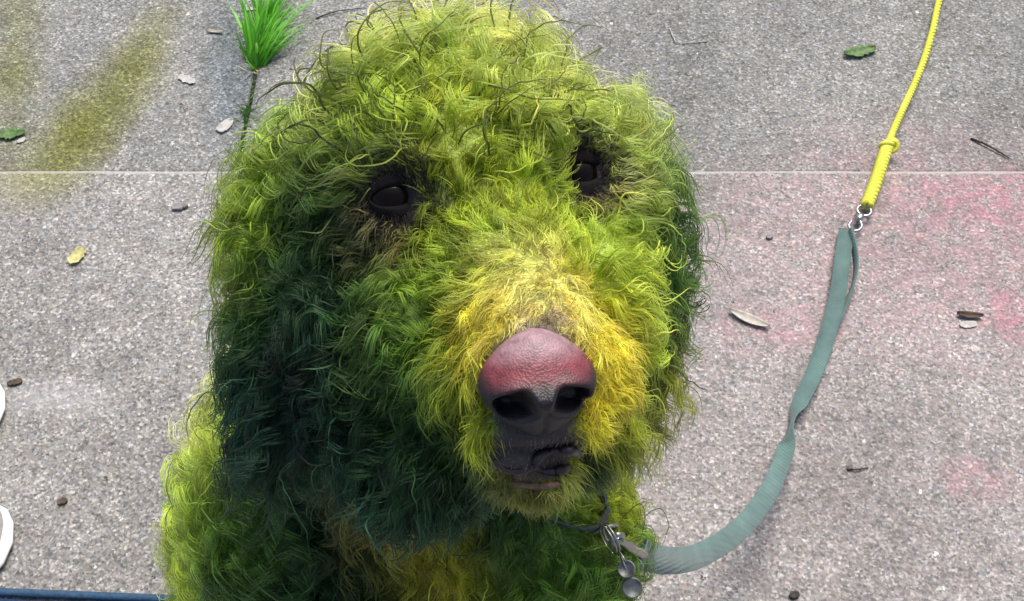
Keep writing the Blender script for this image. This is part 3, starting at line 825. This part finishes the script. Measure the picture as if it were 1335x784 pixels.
#@THINGS
# ------------------------------------------------------------------ collar with split ring and two tags
M_METAL = mat_plain('steel', (0.40, 0.40, 0.39), 0.34, 0.15, 300, 0.1, 1.0)
M_TAG = mat_plain('worn_tag_metal', (0.20, 0.21, 0.20), 0.6, 0.4, 240, 0.2, 0.85)
def webbing(name, c, scale=900):
    m = NT(name); p = m.obj()
    w = m.n('ShaderNodeTexWave', Scale=scale / 6.28); w.bands_direction = 'DIAGONAL'; m.l(p, w.inputs['Vector'])
    w.inputs['Distortion'].default_value = 2.5; w.inputs['Detail'].default_value = 3
    n = m.noise(p, 40, 5); n2 = m.noise(p, 1500, 3)
    base = m.ramp(n, [(0.3, tuple(x * 0.75 for x in c)), (0.7, tuple(x * 1.2 for x in c))])
    base = m.mix(0.5, base, m.ramp(n2, [(0.3, 0.65), (0.7, 1.3)]), 'MULTIPLY')
    m.set(Base_Color=base, Roughness=0.8)
    m.b.inputs['Sheen Weight'].default_value = 0.2
    m.bump(w.outputs['Fac'], 0.4, 0.0006)
    return m.mat
M_COLLAR = webbing('collar_webbing', (0.016, 0.028, 0.028))
M_LEASH = webbing('leash_webbing', (0.080, 0.148, 0.134))
cc0 = np.array((-0.030, 0.325, 0.478)); cax = np.array((0.32, -0.12, 1.0)); cax /= np.linalg.norm(cax)
cu = np.cross(cax, (0, 1, 0)); cu /= np.linalg.norm(cu); cv = np.cross(cax, cu)
bv2 = BVHTree.FromPolygons([tuple(v) for v in vco(body_me)], [tuple(p.vertices) for p in body_me.polygons])
NC = 96
rads = []
for k in range(NC):
    d = cu * math.cos(2 * math.pi * k / NC) + cv * math.sin(2 * math.pi * k / NC)
    h = bv2.ray_cast(Vector(cc0), Vector(d))
    rads.append(h[3] if h[0] is not None else 0.09)
rads = np.array(rads)
ker = np.ones(9) / 9
rads = np.convolve(np.concatenate([rads[-8:], rads, rads[:8]]), ker, 'same')[8:-8]
def proj(p):
    q = np.array(p) - CAM
    d = q @ FW
    return np.array((W / 2 + FOC * (q @ RT) / d, H / 2 - FOC * (q @ UP) / d, d))
cpts = [cc0 + r * (cu * math.cos(2 * math.pi * k / NC) + cv * math.sin(2 * math.pi * k / NC)) for k, r in enumerate(rads)]
hw = min(range(NC), key=lambda k: np.linalg.norm(proj(cpts[k])[:2] - (800, 690)))
print('COLLAR', [tuple(np.round(proj(p), 2)) for p in cpts[::8]], proj(cpts[hw]))
for k in range(NC):
    dk = min((k - hw) % NC, (hw - k) % NC)
    cpts[k] = cpts[k] + unit(np.array([cpts[k] - cc0]))[0] * (0.032 * math.exp(-(dk / 4.5) ** 2) - 0.028)
collar = empty('dog_collar', tuple(cpts[hw]))
tag(collar, "dark webbing collar with round tags, buried in the green dog's neck fur", 'collar')
V, F = [], []
for k in range(NC):
    o = unit(np.array([cpts[k] - cc0]))[0]
    for a_, b_ in ((0, -0.010), (0.0022, -0.010), (0.0022, 0.010), (0, 0.010)):
        V.append(cpts[k] + o * a_ + cax * b_)
for k in range(NC):
    k2 = (k + 1) % NC
    for j in range(4):
        j2 = (j + 1) % 4
        F.append((k * 4 + j, k * 4 + j2, k2 * 4 + j2, k2 * 4 + j))
link('strap', mesh_of(V, F), M_COLLAR, collar, False)
HW = cpts[hw]; HO = unit(np.array([HW - cc0]))[0]; HT = np.cross(cax, HO)
def ring(c, a, b, R, r, turns=1.0, pitch=0.0, n=40):
    a, b = np.array(a), np.array(b)
    ax_ = np.cross(a, b)
    pts = [np.array(c) + R * (math.cos(t) * a + math.sin(t) * b) + ax_ * pitch * t for t in np.linspace(0, 2 * math.pi * turns, int(n * turns))]
    return tube(pts, r, 8)
# D-ring on the strap, split ring through it, tags on the split ring
link('d_ring', mesh_of(*ring(HW + HO * 0.005 - cax * 0.006, -cax, unit(np.array([HO * 0.6 + HT * 0.8]))[0], 0.010, 0.0013)), M_METAL, collar)
RC = P(798, 700, proj(HW)[2] - 0.014)
link('split_ring', mesh_of(*ring(RC, cam_dir(0.45, -1.0, 0.0), cam_dir(0.25, 0.1, 1.0), 0.0085, 0.0006, 2.0, 0.0003)), M_METAL, collar)
def tag_disc(px, py, d, R, nrm):
    c = P(px, py, d); n = nrm; x = np.cross(n, (0.1, 0.2, 1)); x /= np.linalg.norm(x); y = np.cross(n, x)
    bm = bmesh.new()
    prof = [(0.0, 0.0011), (R * 0.80, 0.0011), (R * 0.86, 0.0016), (R * 0.95, 0.0016), (R, 0.0009), (R, -0.0006), (R * 0.9, -0.0010), (0, -0.0010)]
    rows = []
    for rr, z in prof:
        rows.append([bm.verts.new(c + x * rr * math.cos(t) + y * rr * math.sin(t) + n * z) for t in np.linspace(0, 2 * math.pi, 40, endpoint=False)] if rr else [bm.verts.new(c + n * z)])
    for a_, b_ in zip(rows[:-1], rows[1:]):
        for k in range(40):
            k2 = (k + 1) % 40
            if len(a_) == 1: bm.faces.new((a_[0], b_[k], b_[k2]))
            elif len(b_) == 1: bm.faces.new((a_[k], b_[0], a_[k2]))
            else: bm.faces.new((a_[k], b_[k], b_[k2], a_[k2]))
    return bm_mesh(bm)
dz = proj(HW)[2]
link('tag', tag_disc(817, 742, dz - 0.018, 0.0052, cam_dir(-0.25, 0.25, 1)), M_TAG, collar)
link('tag', tag_disc(824, 766, dz - 0.016, 0.0060, cam_dir(0.1, 0.05, 1)), M_TAG, collar)

for (qx, qy, qd) in ((817, 734, dz - 0.018), (822, 757, dz - 0.016)):
    link('jump_ring', mesh_of(*tube(smooth_path([RC + cam_dir(0.45, -1.0, 0.0) * 0.0085, P((808 + qx) / 2, (720 + qy) / 2, dz - 0.019), P(qx, qy, qd)], 14), 0.0006, 6)), M_METAL, collar)

# ------------------------------------------------------------------ leash
def ribbon(pts, sides, width, thick, n=120):
    c = smooth_path(pts, n); sd = smooth_path(sides, n)
    tan = np.gradient(c, axis=0); tan = unit(tan)
    sd = unit(sd - tan * (sd * tan).sum(1)[:, None])
    nr = np.cross(tan, sd)
    w, h = width / 2, thick / 2
    prof = [(-w, -h * 0.4), (-w, h * 0.4), (-w * 0.96, h), (w * 0.96, h), (w, h * 0.4), (w, -h * 0.4), (w * 0.96, -h), (-w * 0.96, -h)]
    V, F = [], []
    for i in range(n):
        for a_, b_ in prof: V.append(c[i] + sd[i] * a_ + nr[i] * b_)
    m = len(prof)
    for i in range(n - 1):
        for j in range(m):
            j2 = (j + 1) % m
            F.append((i * m + j, i * m + j2, (i + 1) * m + j2, (i + 1) * m + j))
    F.append(tuple(range(m))); F.append(tuple((n - 1) * m + j for j in range(m))[::-1])
    return V, F
Z = np.array((0, 0, 1.0))
flat = np.array((1.0, 0.25, 0.10))
lp = [(1104, 299, 0.010), (1098, 340, 0.013), (1092, 385, 0.013), (1080, 432, 0.012), (1062, 485, 0.012), (1043, 525, 0.013), (1031, 556, 0.016), (1020, 600, 0.03),
      (998, 648, 0.08), (962, 692, 0.15), (912, 724, 0.24), (868, 731, 0.335), (836, 722, 0.40)]
ls_ = [flat, flat, flat, flat, np.array((1, 0.35, 0.15)), np.array((1, 0.5, 0.3)), np.array((0.25, 0.3, 1.0)), RT * 0.93 - UP * 0.35 + FW * 0.4,
       RT * 0.9 - UP * 0.45, RT * 0.75 - UP * 0.65, RT * 0.38 - UP * 0.92, -UP, -UP - RT * 0.3]
lpts = [G(*q) for q in lp]
leash = empty('leash', tuple(lpts[6]))
tag(leash, "flat teal webbing leash lying on the pavement, clipped to the dog's collar", 'leash')
link('strap', mesh_of(*ribbon(lpts, ls_, 0.0188, 0.0018, 200)), M_LEASH, leash)
hl = [G(1107, 301, 0.012), G(1114, 325, 0.014), G(1116, 350, 0.014), G(1112, 372, 0.013), G(1103, 394, 0.0095), G(1084, 428, 0.0075)]
link('handle_loop', mesh_of(*ribbon(hl, [np.array((0.12, 0.02, 1.0))] * 4 + [np.array((0.5, 0.1, 1.0)), flat], 0.0150, 0.0018, 60)), M_LEASH, leash)
E = lpts[-1]
clip_end = RC + (E - RC) * 0.15
link('snap_clip', mesh_of(*merge([tube(smooth_path([E + (E - clip_end) * 0.1, E * 0.6 + clip_end * 0.4, clip_end], 12), [0.003] * 4 + [0.0036] * 4 + [0.0024] * 4, 12),
     ring(clip_end, unit(np.array([clip_end - E]))[0], Z * 0.9 + RT * 0.3, 0.007, 0.0018)])), M_METAL, leash)
stitch = mat_plain('leash_stitch', (0.10, 0.20, 0.19), 0.8)

# ------------------------------------------------------------------ yellow cord
def rope_mat():
    m = NT('yellow_rope'); p = m.obj()
    n = m.noise(p, 900, 4); n2 = m.noise(p, 30, 4)
    c = m.ramp(n2, [(0.3, (0.60, 0.60, 0.04)), (0.7, (0.78, 0.77, 0.10))])
    m.set(Base_Color=m.mix(0.6, c, m.ramp(n, [(0.3, 0.55), (0.7, 1.25)]), 'MULTIPLY'), Roughness=0.7)
    m.bump(n, 0.6, 0.0006); return m.mat
M_ROPE = rope_mat()
def braided(pts, R, r, turns, n, k=3):
    c = smooth_path(pts, n); tan = unit(np.gradient(c, axis=0))
    e1 = unit(np.cross(tan, Z[None])); e2 = np.cross(tan, e1)
    out = []
    for j in range(k):
        a_ = 2 * math.pi * (turns * np.linspace(0, 1, n) + j / k)
        out.append(tube(c + R * (np.cos(a_)[:, None] * e1 + np.sin(a_)[:, None] * e2), r, 8))
    return merge(out)
cp = [G(1262, -110, 0.007), G(1243, -50, 0.007), G(1225, 0, 0.007), G(1216, 40, 0.007), G(1204, 80, 0.008), G(1190, 115, 0.007), G(1176, 145, 0.008), G(1163, 175, 0.009), G(1157, 192, 0.011)]
cp2 = [G(1158, 188, 0.011), G(1150, 212, 0.012), G(1141, 240, 0.012), G(1130, 268, 0.011)]
cord = empty('yellow_cord', tuple(cp2[-1]))
tag(cord, "bright yellow twisted cord knotted to a metal clip at the leash's loop end", 'cord')
link('rope', mesh_of(*braided(cp, 0.0023, 0.0027, 26, 420)), M_ROPE, cord)
link('spliced_end', mesh_of(*braided(cp2, 0.0042, 0.0043, 5, 120, 4)), M_ROPE, cord)
kc = G(1159, 190, 0.012)
kn = []
for j in range(3):
    an = [kc + 0.0075 * (math.cos(t) * cam_dir(1, 0.3 * j, 0.2) + math.sin(t) * cam_dir(-0.2, 0.35, 1 - 0.5 * j)) + RT * 0.003 * (j - 1) for t in np.linspace(0, 6.6, 30)]
    kn.append(tube(an, 0.0034, 8))
link('knot', mesh_of(*merge(kn)), M_ROPE, cord)
c0, c1 = G(1129, 271, 0.010), G(1112, 298, 0.010)
ca_ = unit(np.array([c1 - c0]))[0]; cb_ = np.cross(Z, ca_)
parts = [ring(c0 + ca_ * 0.006, ca_, cb_, 0.0085, 0.0021), tube([c0 + ca_ * t for t in (0.013, 0.017, 0.022, 0.026)], [0.003, 0.0048, 0.0048, 0.003], 12)]
hook = [c0 + ca_ * 0.024 + cb_ * 0.002, c0 + ca_ * 0.031 + cb_ * 0.0075, c0 + ca_ * 0.040 + cb_ * 0.0065, c0 + ca_ * 0.044, c0 + ca_ * 0.039 - cb_ * 0.006, c0 + ca_ * 0.030 - cb_ * 0.006]
parts.append(tube(smooth_path(hook, 30), 0.0020, 8))
link('clip', mesh_of(*merge(parts)), M_METAL, cord)

# ------------------------------------------------------------------ grass and weeds in the joint
def blade_mat(name, lo, hi):
    m = NT(name); a = m.n('ShaderNodeAttribute', attribute_name='tone')
    m.set(Base_Color=m.ramp(a.outputs['Fac'], [(0.0, lo), (0.6, hi), (1.0, tuple(min(1, x * 1.6) for x in hi))]), Roughness=0.5)
    tr = m.n('ShaderNodeBsdfTranslucent'); tr.inputs['Color'].default_value = (hi[0] * 1.3, hi[1] * 1.3, hi[2], 1)
    mx = m.n('ShaderNodeMixShader'); mx.inputs[0].default_value = 0.35
    out = [n for n in m.t.nodes if n.type == 'OUTPUT_MATERIAL'][0]
    m.l(m.b.outputs[0], mx.inputs[1]); m.l(tr.outputs[0], mx.inputs[2]); m.l(mx.outputs[0], out.inputs['Surface'])
    return m.mat
M_GRASS = blade_mat('fresh_grass', (0.04, 0.19, 0.012), (0.17, 0.52, 0.035))
M_WEED = blade_mat('joint_weed', (0.02, 0.07, 0.015), (0.09, 0.20, 0.04))
M_STRAW = mat_plain('straw', (0.45, 0.38, 0.22), 0.8, 0.3, 80)
def blades(specs):
    V, F, T = [], [], []
    for root, d, L, w, bend, tone in specs:
        d = d / np.linalg.norm(d); sd = np.cross(d, Z); sd = sd / (np.linalg.norm(sd) + 1e-9)
        a = random.uniform(-0.8, 0.8); sd = sd * math.cos(a) + np.cross(d, sd) * math.sin(a)
        o = len(V); n = 6
        for i in range(n + 1):
            u = i / n
            c = root + d * L * u + bend * (u * u * L) 
            c = np.array((c[0], c[1], max(c[2], root[2] + 0.001)))
            ww = w * (1 - u ** 2.2) + 0.0001
            V += [c - sd * ww, c + np.cross(sd, d) * ww * 0.35, c + sd * ww]; T += [tone * (0.4 + 0.6 * u)] * 3
        for i in range(n):
            b = o + i * 3
            F += [(b, b + 1, b + 4, b + 3), (b + 1, b + 2, b + 5, b + 4)]
    me = mesh_of(V, F)
    at = me.attributes.new('tone', 'FLOAT', 'POINT'); at.data.foreach_set('value', np.array(T, float))
    return me
base = G(336, 92, -0.012); base[0] = JX
sp = []
for i in range(230):
    r0 = base + np.array((random.gauss(0, 0.0045), random.uniform(-0.008, 0.10) * (1 if random.random() < 0.6 else 0.15), 0))
    lean = np.array((random.gauss(0.16, 0.30), random.gauss(0.55, 0.30), random.uniform(0.7, 1.2)))
    L = random.uniform(0.045, 0.115)
    sp.append((r0, lean, L, random.uniform(0.0011, 0.0024), np.array((random.gauss(0.1, 0.2), random.gauss(0.2, 0.2), random.uniform(-0.7, 0.0))), random.random()))
tuft = empty('grass_tuft', tuple(base))
tag(tuft, 'bright green tuft of grass growing from the joint behind the dog', 'grass')
link('blades', blades(sp), M_GRASS, tuft)
link('dry_stalks', blades([(base + np.array((random.gauss(0, 0.004), random.uniform(-0.012, 0.01), 0)), np.array((random.gauss(-0.1, 0.5), random.gauss(0.1, 0.4), 0.7)), random.uniform(0.012, 0.035), 0.0011, np.array((0, 0, -0.3)), 0.5) for _ in range(26)]), M_STRAW, tuft)
def weed(px0, py0, px1, py1, n, label, L0, L1):
    a_, b_ = G(px0, py0, -0.012), G(px1, py1, -0.012); a_[0] = b_[0] = JX
    o = empty('joint_weed', tuple((a_ + b_) / 2)); tag(o, label, 'weed')
    sp = []
    for _ in range(n):
        f = random.random()
        sp.append((a_ * (1 - f) + b_ * f + np.array((random.gauss(0, 0.003), 0, 0)), np.array((random.gauss(0, 0.7), random.gauss(0, 0.5), random.uniform(0.25, 1))), random.uniform(L0, L1), random.uniform(0.0009, 0.0019), np.array((random.gauss(0, 0.4), random.gauss(0, 0.3), random.uniform(-0.6, 0.1))), random.random()))
    link('leaves', blades(sp), M_WEED, o)
    return o
weed(322, 165, 328, 145, 110, 'low dark green weed in the joint beside the white chip', 0.008, 0.022)
weed(315, 215, 320, 180, 80, 'sparse brown-green weed where the two slab joints meet', 0.008, 0.022)
weed(326, 135, 332, 100, 45, 'thin dark moss strip in the joint below the grass tuft', 0.005, 0.014)

# ------------------------------------------------------------------ litter on the pavement
def on(px, py):   # top of the slab under that pixel
    z = 0.0 if py > 221 else -0.0065
    return G(px, py, z)
def twig(name, pts, r, mat, label, cat='twig', lift=0.0):
    q = [on(*p) + Z * (r * 1.0 + lift + (0.002 if 0 < i < len(pts) - 1 else 0)) for i, p in enumerate(pts)]
    c = smooth_path(q, 22)
    c += np.array([[random.gauss(0, r * 0.2), random.gauss(0, r * 0.2), 0] for _ in range(22)])
    rr = r * (1 - 0.55 * np.linspace(0, 1, 22)) * np.array([random.uniform(0.85, 1.15) for _ in range(22)])
    o = link(name, mesh_of(*tube(c, rr, 7)), mat); tag(o, label, cat); return o
def flake(name, px, py, L, Wd, ang, mat, label, cat, thick=0.0010, curl=0.004, tipx=0.6, jag=0.0):
    # a curled sliver: leaf, petal, husk or chip with real thickness
    c0 = on(px, py); n, mrow = 14, 6
    ca, sa = math.cos(ang), math.sin(ang)
    top, bot, F = [], [], []
    for i in range(n + 1):
        u = i / n; ww = Wd / 2 * max(0.06, math.sin(math.pi * (0.04 + 0.92 * u)) ** tipx) * (1 + random.uniform(-jag, jag))
        for j in range(mrow + 1):
            v = j / mrow * 2 - 1
            x, y = (u - 0.5) * L, v * ww
            z = 0.0005 + curl * (v * v * 0.6 + (2 * u - 1) ** 2 * 0.5) + random.uniform(0, jag) * 0.001
            p = c0 + np.array((ca * x - sa * y, sa * x + ca * y, z))
            top.append(p + Z * thick); bot.append(p)
    V = top + bot; N = len(top); k = mrow + 1
    for i in range(n):
        for j in range(mrow):
            a_ = i * k + j
            F.append((a_, a_ + k, a_ + k + 1, a_ + 1)); F.append((N + a_, N + a_ + 1, N + a_ + k + 1, N + a_ + k))
    for i in range(n):
        a_ = i * k; F.append((a_, N + a_, N + a_ + k, a_ + k))
        a_ = i * k + mrow; F.append((a_, a_ + k, N + a_ + k, N + a_))
    for j in range(mrow):
        F.append((j, j + 1, N + j + 1, N + j)); a_ = n * k + j; F.append((a_, N + a_, N + a_ + 1, a_ + 1))
    o = link(name, mesh_of(V, F), mat); tag(o, label, cat); return o
M_TWIG = mat_plain('dark_twig', (0.035, 0.025, 0.02), 0.85, 0.5, 200, 0.6)
M_PALE = mat_plain('pale_husk', (0.40, 0.37, 0.32), 0.75, 0.25, 150, 0.3)
M_WHITE = mat_plain('white_flake', (0.40, 0.385, 0.36), 0.8, 0.3, 130, 0.3)
M_BROWN = mat_plain('dry_leaf', (0.075, 0.05, 0.03), 0.8, 0.5, 120, 0.5)
M_GLEAF = mat_plain('fallen_green_leaf', (0.07, 0.14, 0.03), 0.6, 0.5, 160, 0.5)
M_YLEAF = mat_plain('yellowed_leaf', (0.42, 0.40, 0.16), 0.7, 0.35, 160, 0.4)
M_GREY = mat_plain('grey_chip', (0.20, 0.19, 0.19), 0.85, 0.4, 160, 0.5)
twig('twig', [(1266, 182), (1290, 194), (1316, 208)], 0.0016, M_TWIG, 'short dark twig on the far slab right of the yellow cord')
twig('twig', [(412, 25), (440, 17), (478, 11)], 0.0011, M_TWIG, 'thin dark twig lying between the grass tuft and the dog')
twig('grass_stalk', [(873, 38), (878, 52), (886, 58), (922, 55)], 0.0011, M_WHITE, "bleached bent grass stalk on the far slab beside the dog's head", 'stalk')
twig('twig', [(1104, 613), (1116, 614), (1132, 611)], 0.0013, M_TWIG, 'tiny dark twig on pink-stained concrete beside the leash curve')
flake('husk', 976, 418, 0.050, 0.013, -0.50, M_PALE, 'pale boat-shaped husk on the concrete between the dog and the leash', 'husk', 0.0014, 0.005, 0.75)
flake('leaf_scrap', 1263, 413, 0.030, 0.009, -0.12, M_BROWN, 'curled dark brown leaf scrap on the pink-stained slab', 'leaf', 0.001, 0.005, 0.7, 0.15)
flake('paper_scrap', 1262, 424, 0.020, 0.010, 0.1, M_WHITE, 'tiny pale scrap beside the dark brown leaf scrap', 'scrap', 0.0006, 0.001, 0.4, 0.2)
flake('leaf', 1120, 70, 0.050, 0.019, 0.28, M_GLEAF, 'crumpled green leaf on the far slab left of the yellow cord', 'leaf', 0.001, 0.006, 0.7, 0.35)
flake('wood_chip', 294, 166, 0.026, 0.015, 1.0, M_WHITE, 'white chip lying against the weedy joint', 'chip', 0.002, 0.002, 0.3, 0.12)
flake('straw_scrap', 327, 13, 0.026, 0.006, 0.12, M_PALE, 'pale straw scrap beside the grass tuft', 'straw', 0.001, 0.001, 0.3, 0.2)
flake('petal', 244, 105, 0.028, 0.013, -0.5, M_WHITE, 'small whitish petal on the bare far slab left of the joint', 'petal', 0.0005, 0.002, 0.5, 0.3)
flake('leaf_scrap', 281, 43, 0.024, 0.005, -0.15, M_PALE, 'slim dry leaf scrap on the blue-grey smear near the grass', 'leaf', 0.0008, 0.003, 0.5, 0.2)
flake('stone_chip', 235, 271, 0.020, 0.010, 0.4, M_GREY, "grey stone chip left of the dog's head, near the long joint", 'chip', 0.004, 0.0, 0.4, 0.35)
flake('leaf', 101, 336, 0.026, 0.019, 1.2, M_YLEAF, 'small yellowed leaf on the grey slab above the white-soled shoes', 'leaf', 0.0008, 0.004, 0.6, 0.3)
flake('leaf', 16, 177, 0.036, 0.018, 0.1, M_GLEAF, 'small green leaf on the algae-stained far slab', 'leaf', 0.001, 0.005, 0.6, 0.4)
flake('petal', 28, 184, 0.012, 0.008, 0.8, M_WHITE, 'tiny white petal touching the green leaf on algae', 'petal', 0.0005, 0.001, 0.4, 0.3)
flake('stone_chip', 82, 655, 0.010, 0.008, 0.4, M_BROWN, "dark crumb on the slab between the shoes and the dog's back", 'chip', 0.003, 0.0, 0.4, 0.3)
flake('stone_chip', 20, 500, 0.016, 0.008, 0.3, M_BROWN, 'dark crumb just beyond the farther white-soled shoe', 'chip', 0.003, 0.0, 0.4, 0.3)
flake('stone_chip', 1003, 310, 0.009, 0.006, 0.5, M_GREY, "grey crumb between the dog's ear and the leash loop", 'chip', 0.003, 0.0, 0.4, 0.3)
flake('stone_chip', 1035, 777, 0.010, 0.007, 0.2, M_TWIG, 'black crumb on the slab below the leash bend', 'chip', 0.003, 0.0, 0.4, 0.3)

# ------------------------------------------------------------------ shoes at the left edge
M_SOLE = mat_plain('white_rubber', (0.80, 0.79, 0.77), 0.5, 0.06, 80, 0.1)
M_UPPER = webbing('grey_canvas', (0.26, 0.25, 0.235), 1400)
M_LACE = mat_plain('white_lace', (0.7, 0.69, 0.66), 0.8, 0.15, 300, 0.3)
def outline(u, half):           # half width along the foot, u = 0 heel .. 1 toe
    pts = [(0, 0.0), (0.015, 0.45), (0.05, 0.66), (0.15, 0.74), (0.35, 0.68), (0.5, 0.74), (0.68, 0.96), (0.78, 1.0), (0.88, 0.93), (0.95, 0.72), (0.985, 0.42), (1.0, 0.0)]
    return half * np.interp(u, [p[0] for p in pts], [p[1] for p in pts])
def shoe(tip, ang, label):
    L, half = 0.285, 0.052
    o = empty('sneaker', tuple(tip)); tag(o, label, 'shoe', None)
    ca, sa = math.cos(ang), math.sin(ang)
    def wpt(x, y, z): return np.array((tip[0] + ca * x - sa * y, tip[1] + sa * x + ca * y, tip[2] + z))
    us = np.concatenate([[0, 0.004, 0.015, 0.03], np.linspace(0.05, 0.95, 30), [0.97, 0.985, 0.995, 1.0]])
    def loop(inset, z0, zt):
        up_ = [(u * (L - 2 * inset) + inset - L, outline(u, half - inset)) for u in us]
        pts = [(x, w) for x, w in up_] + [(x, -w) for x, w in up_[::-1]][1:-1]
        return [wpt(x, y, z0 + zt * max(0, (x + 0.06) / 0.06) ** 2 * 0.008) for x, y in pts]
    def loft(loops, cap0, cap1):
        n = len(loops[0]); V = [p for l in loops for p in l]; F = []
        for i in range(len(loops) - 1):
            for k in range(n):
                k2 = (k + 1) % n; F.append((i * n + k, i * n + k2, (i + 1) * n + k2, (i + 1) * n + k))
        if cap0: F.append(tuple(range(n))[::-1])
        if cap1: F.append(tuple((len(loops) - 1) * n + k for k in range(n)))
        return V, F
    link('sole', mesh_of(*loft([loop(0.003, 0.0, 0.3), loop(0, 0.004, 0.4), loop(0, 0.0065, 0.3), loop(0.001, 0.0085, 0.3), loop(0.0045, 0.0088, 0.3)], True, True)), M_SOLE, o)
    # upper: toe box low, rising to the ankle opening
    loops = []
    n = len(us) * 2 - 2
    for f in np.linspace(0, 1, 9):
        lp_ = []
        base_ = [(u * (L - 0.008) + 0.0040 - L, outline(u, half - 0.0035)) for u in us]
        pts = [(x, w) for x, w in base_] + [(x, -w) for x, w in base_[::-1]][1:-1]
        for x, y in pts:
            top_z = np.interp(x, [-L, -L + 0.07, -0.15, -0.10, -0.05, 0], [0.085, 0.070, 0.078, 0.056, 0.040, 0.024])
            ang_ = f * math.pi / 2
            sh = math.cos(ang_)
            cx = np.clip(x, -L + 0.05, -0.155)     # closes towards the rim of the opening
            if x > -0.155: tx, ty = x - (x + 0.155) * 0.55 * (1 - sh), y * (0.22 + 0.78 * sh)
            else: tx, ty = x + (0.018 if x < -L + 0.03 else 0) * (1 - sh), y * (0.70 + 0.30 * sh)
            lp_.append(wpt(tx, ty, 0.0080 + (top_z - 0.02) * math.sin(ang_) ** 0.9))
        loops.append(lp_)
    link('upper', mesh_of(*loft(loops, False, False)), M_UPPER, o)
    link('tongue', mesh_of(*ribbon([wpt(-0.075, 0, 0.050), wpt(-0.11, 0, 0.068), wpt(-0.145, 0, 0.086), wpt(-0.17, 0, 0.112)], [np.array((-sa, ca, 0))] * 4, 0.046, 0.005, 20)), M_UPPER, o)
    for k in range(5):
        x = -0.085 - k * 0.016; z = np.interp(x, [-0.155, -0.10, -0.05], [0.093, 0.072, 0.052])
        link('lace', mesh_of(*tube(smooth_path([wpt(x + 0.004, -0.022, z - 0.010), wpt(x, -0.010, z), wpt(x, 0.010, z), wpt(x + 0.004, 0.022, z - 0.010)], 14), 0.0024, 7)), M_LACE, o)
    return o
shoe(G(15, 705, 0.012), 0.05, 'grey canvas sneaker with white rubber sole, the one next to the blue mat').location
shoe(G(5, 530, 0.012), 0.10, 'grey canvas sneaker with white rubber sole, the one farther from the mat')
for o in list(bpy.data.objects):
    if o.name.startswith('sneaker'): o.location.z -= 0.012

# ------------------------------------------------------------------ blue mat
m = NT('blue_mat_weave'); p = m.pos()
w1 = m.n('ShaderNodeTexVoronoi', Scale=420.0); m.l(p, w1.inputs['Vector'])
n1 = m.noise(p, 60, 5)
m.set(Base_Color=m.mix(0.7, m.ramp(n1, [(0.3, (0.008, 0.03, 0.10)), (0.7, (0.018, 0.065, 0.19))]), m.ramp(w1.outputs['Distance'], [(0.0, 1.3), (0.6, 0.5)]), 'MULTIPLY'), Roughness=0.95)
m.bump(w1.outputs['Distance'], 0.8, 0.002)
a_, b_ = G(-60, 769, 0.006), G(186, 779, 0.006)
dirm = unit(np.array([b_ - a_]))[0]; nrm = np.cross(Z, dirm)
mat_o = empty('floor_mat', tuple((a_ + b_) / 2 * np.array((1, 1, 0))))
tag(mat_o, 'dark blue woven mat on the pavement beside the shoes', 'mat')
c0 = b_ - dirm * 0.62; L_, Wm = 0.70, 0.42
def slabby(x0, x1, y0, y1, z1, nx, ny, amp):
    V, F = [], []
    xs, ys = np.linspace(x0, x1, nx), np.linspace(y0, y1, ny)
    for y in ys:
        for x in xs:
            e = min(x - x0, x1 - x, y - y0, y1 - y)
            j = random.uniform(-amp, amp)
            V.append(c0 * np.array((1, 1, 0)) + dirm * (x + j) - nrm * (y + j) + Z * (z1 * min(1, 0.35 + e / 0.004)))
    N = len(V)
    for j in range(ny - 1):
        for i in range(nx - 1):
            q = j * nx + i; F.append((q, q + nx, q + nx + 1, q + 1))
    rim = [i for i in range(nx)] + [j * nx + nx - 1 for j in range(1, ny)] + [(ny - 1) * nx + i for i in range(nx - 2, -1, -1)] + [j * nx for j in range(ny - 2, 0, -1)]
    for r_ in rim: V.append(V[r_] * np.array((1, 1, 0)) + Z * 0.0005)
    for k in range(len(rim)):
        k2 = (k + 1) % len(rim); F.append((rim[k], rim[k2], N + k2, N + k))
    return mesh_of(V, F)
link('pile', slabby(0.006, L_ - 0.006, 0.006, Wm, 0.007, 110, 70, 0.0006), m.mat, mat_o)
link('binding', mesh_of(*tube([c0 * np.array((1, 1, 0)) + Z * 0.0045 + dirm * x for x in np.linspace(0, L_, 80)], 0.0042, 8)), mat_plain('mat_binding', (0.02, 0.06, 0.12), 0.8, 0.4, 300, 0.5), mat_o)
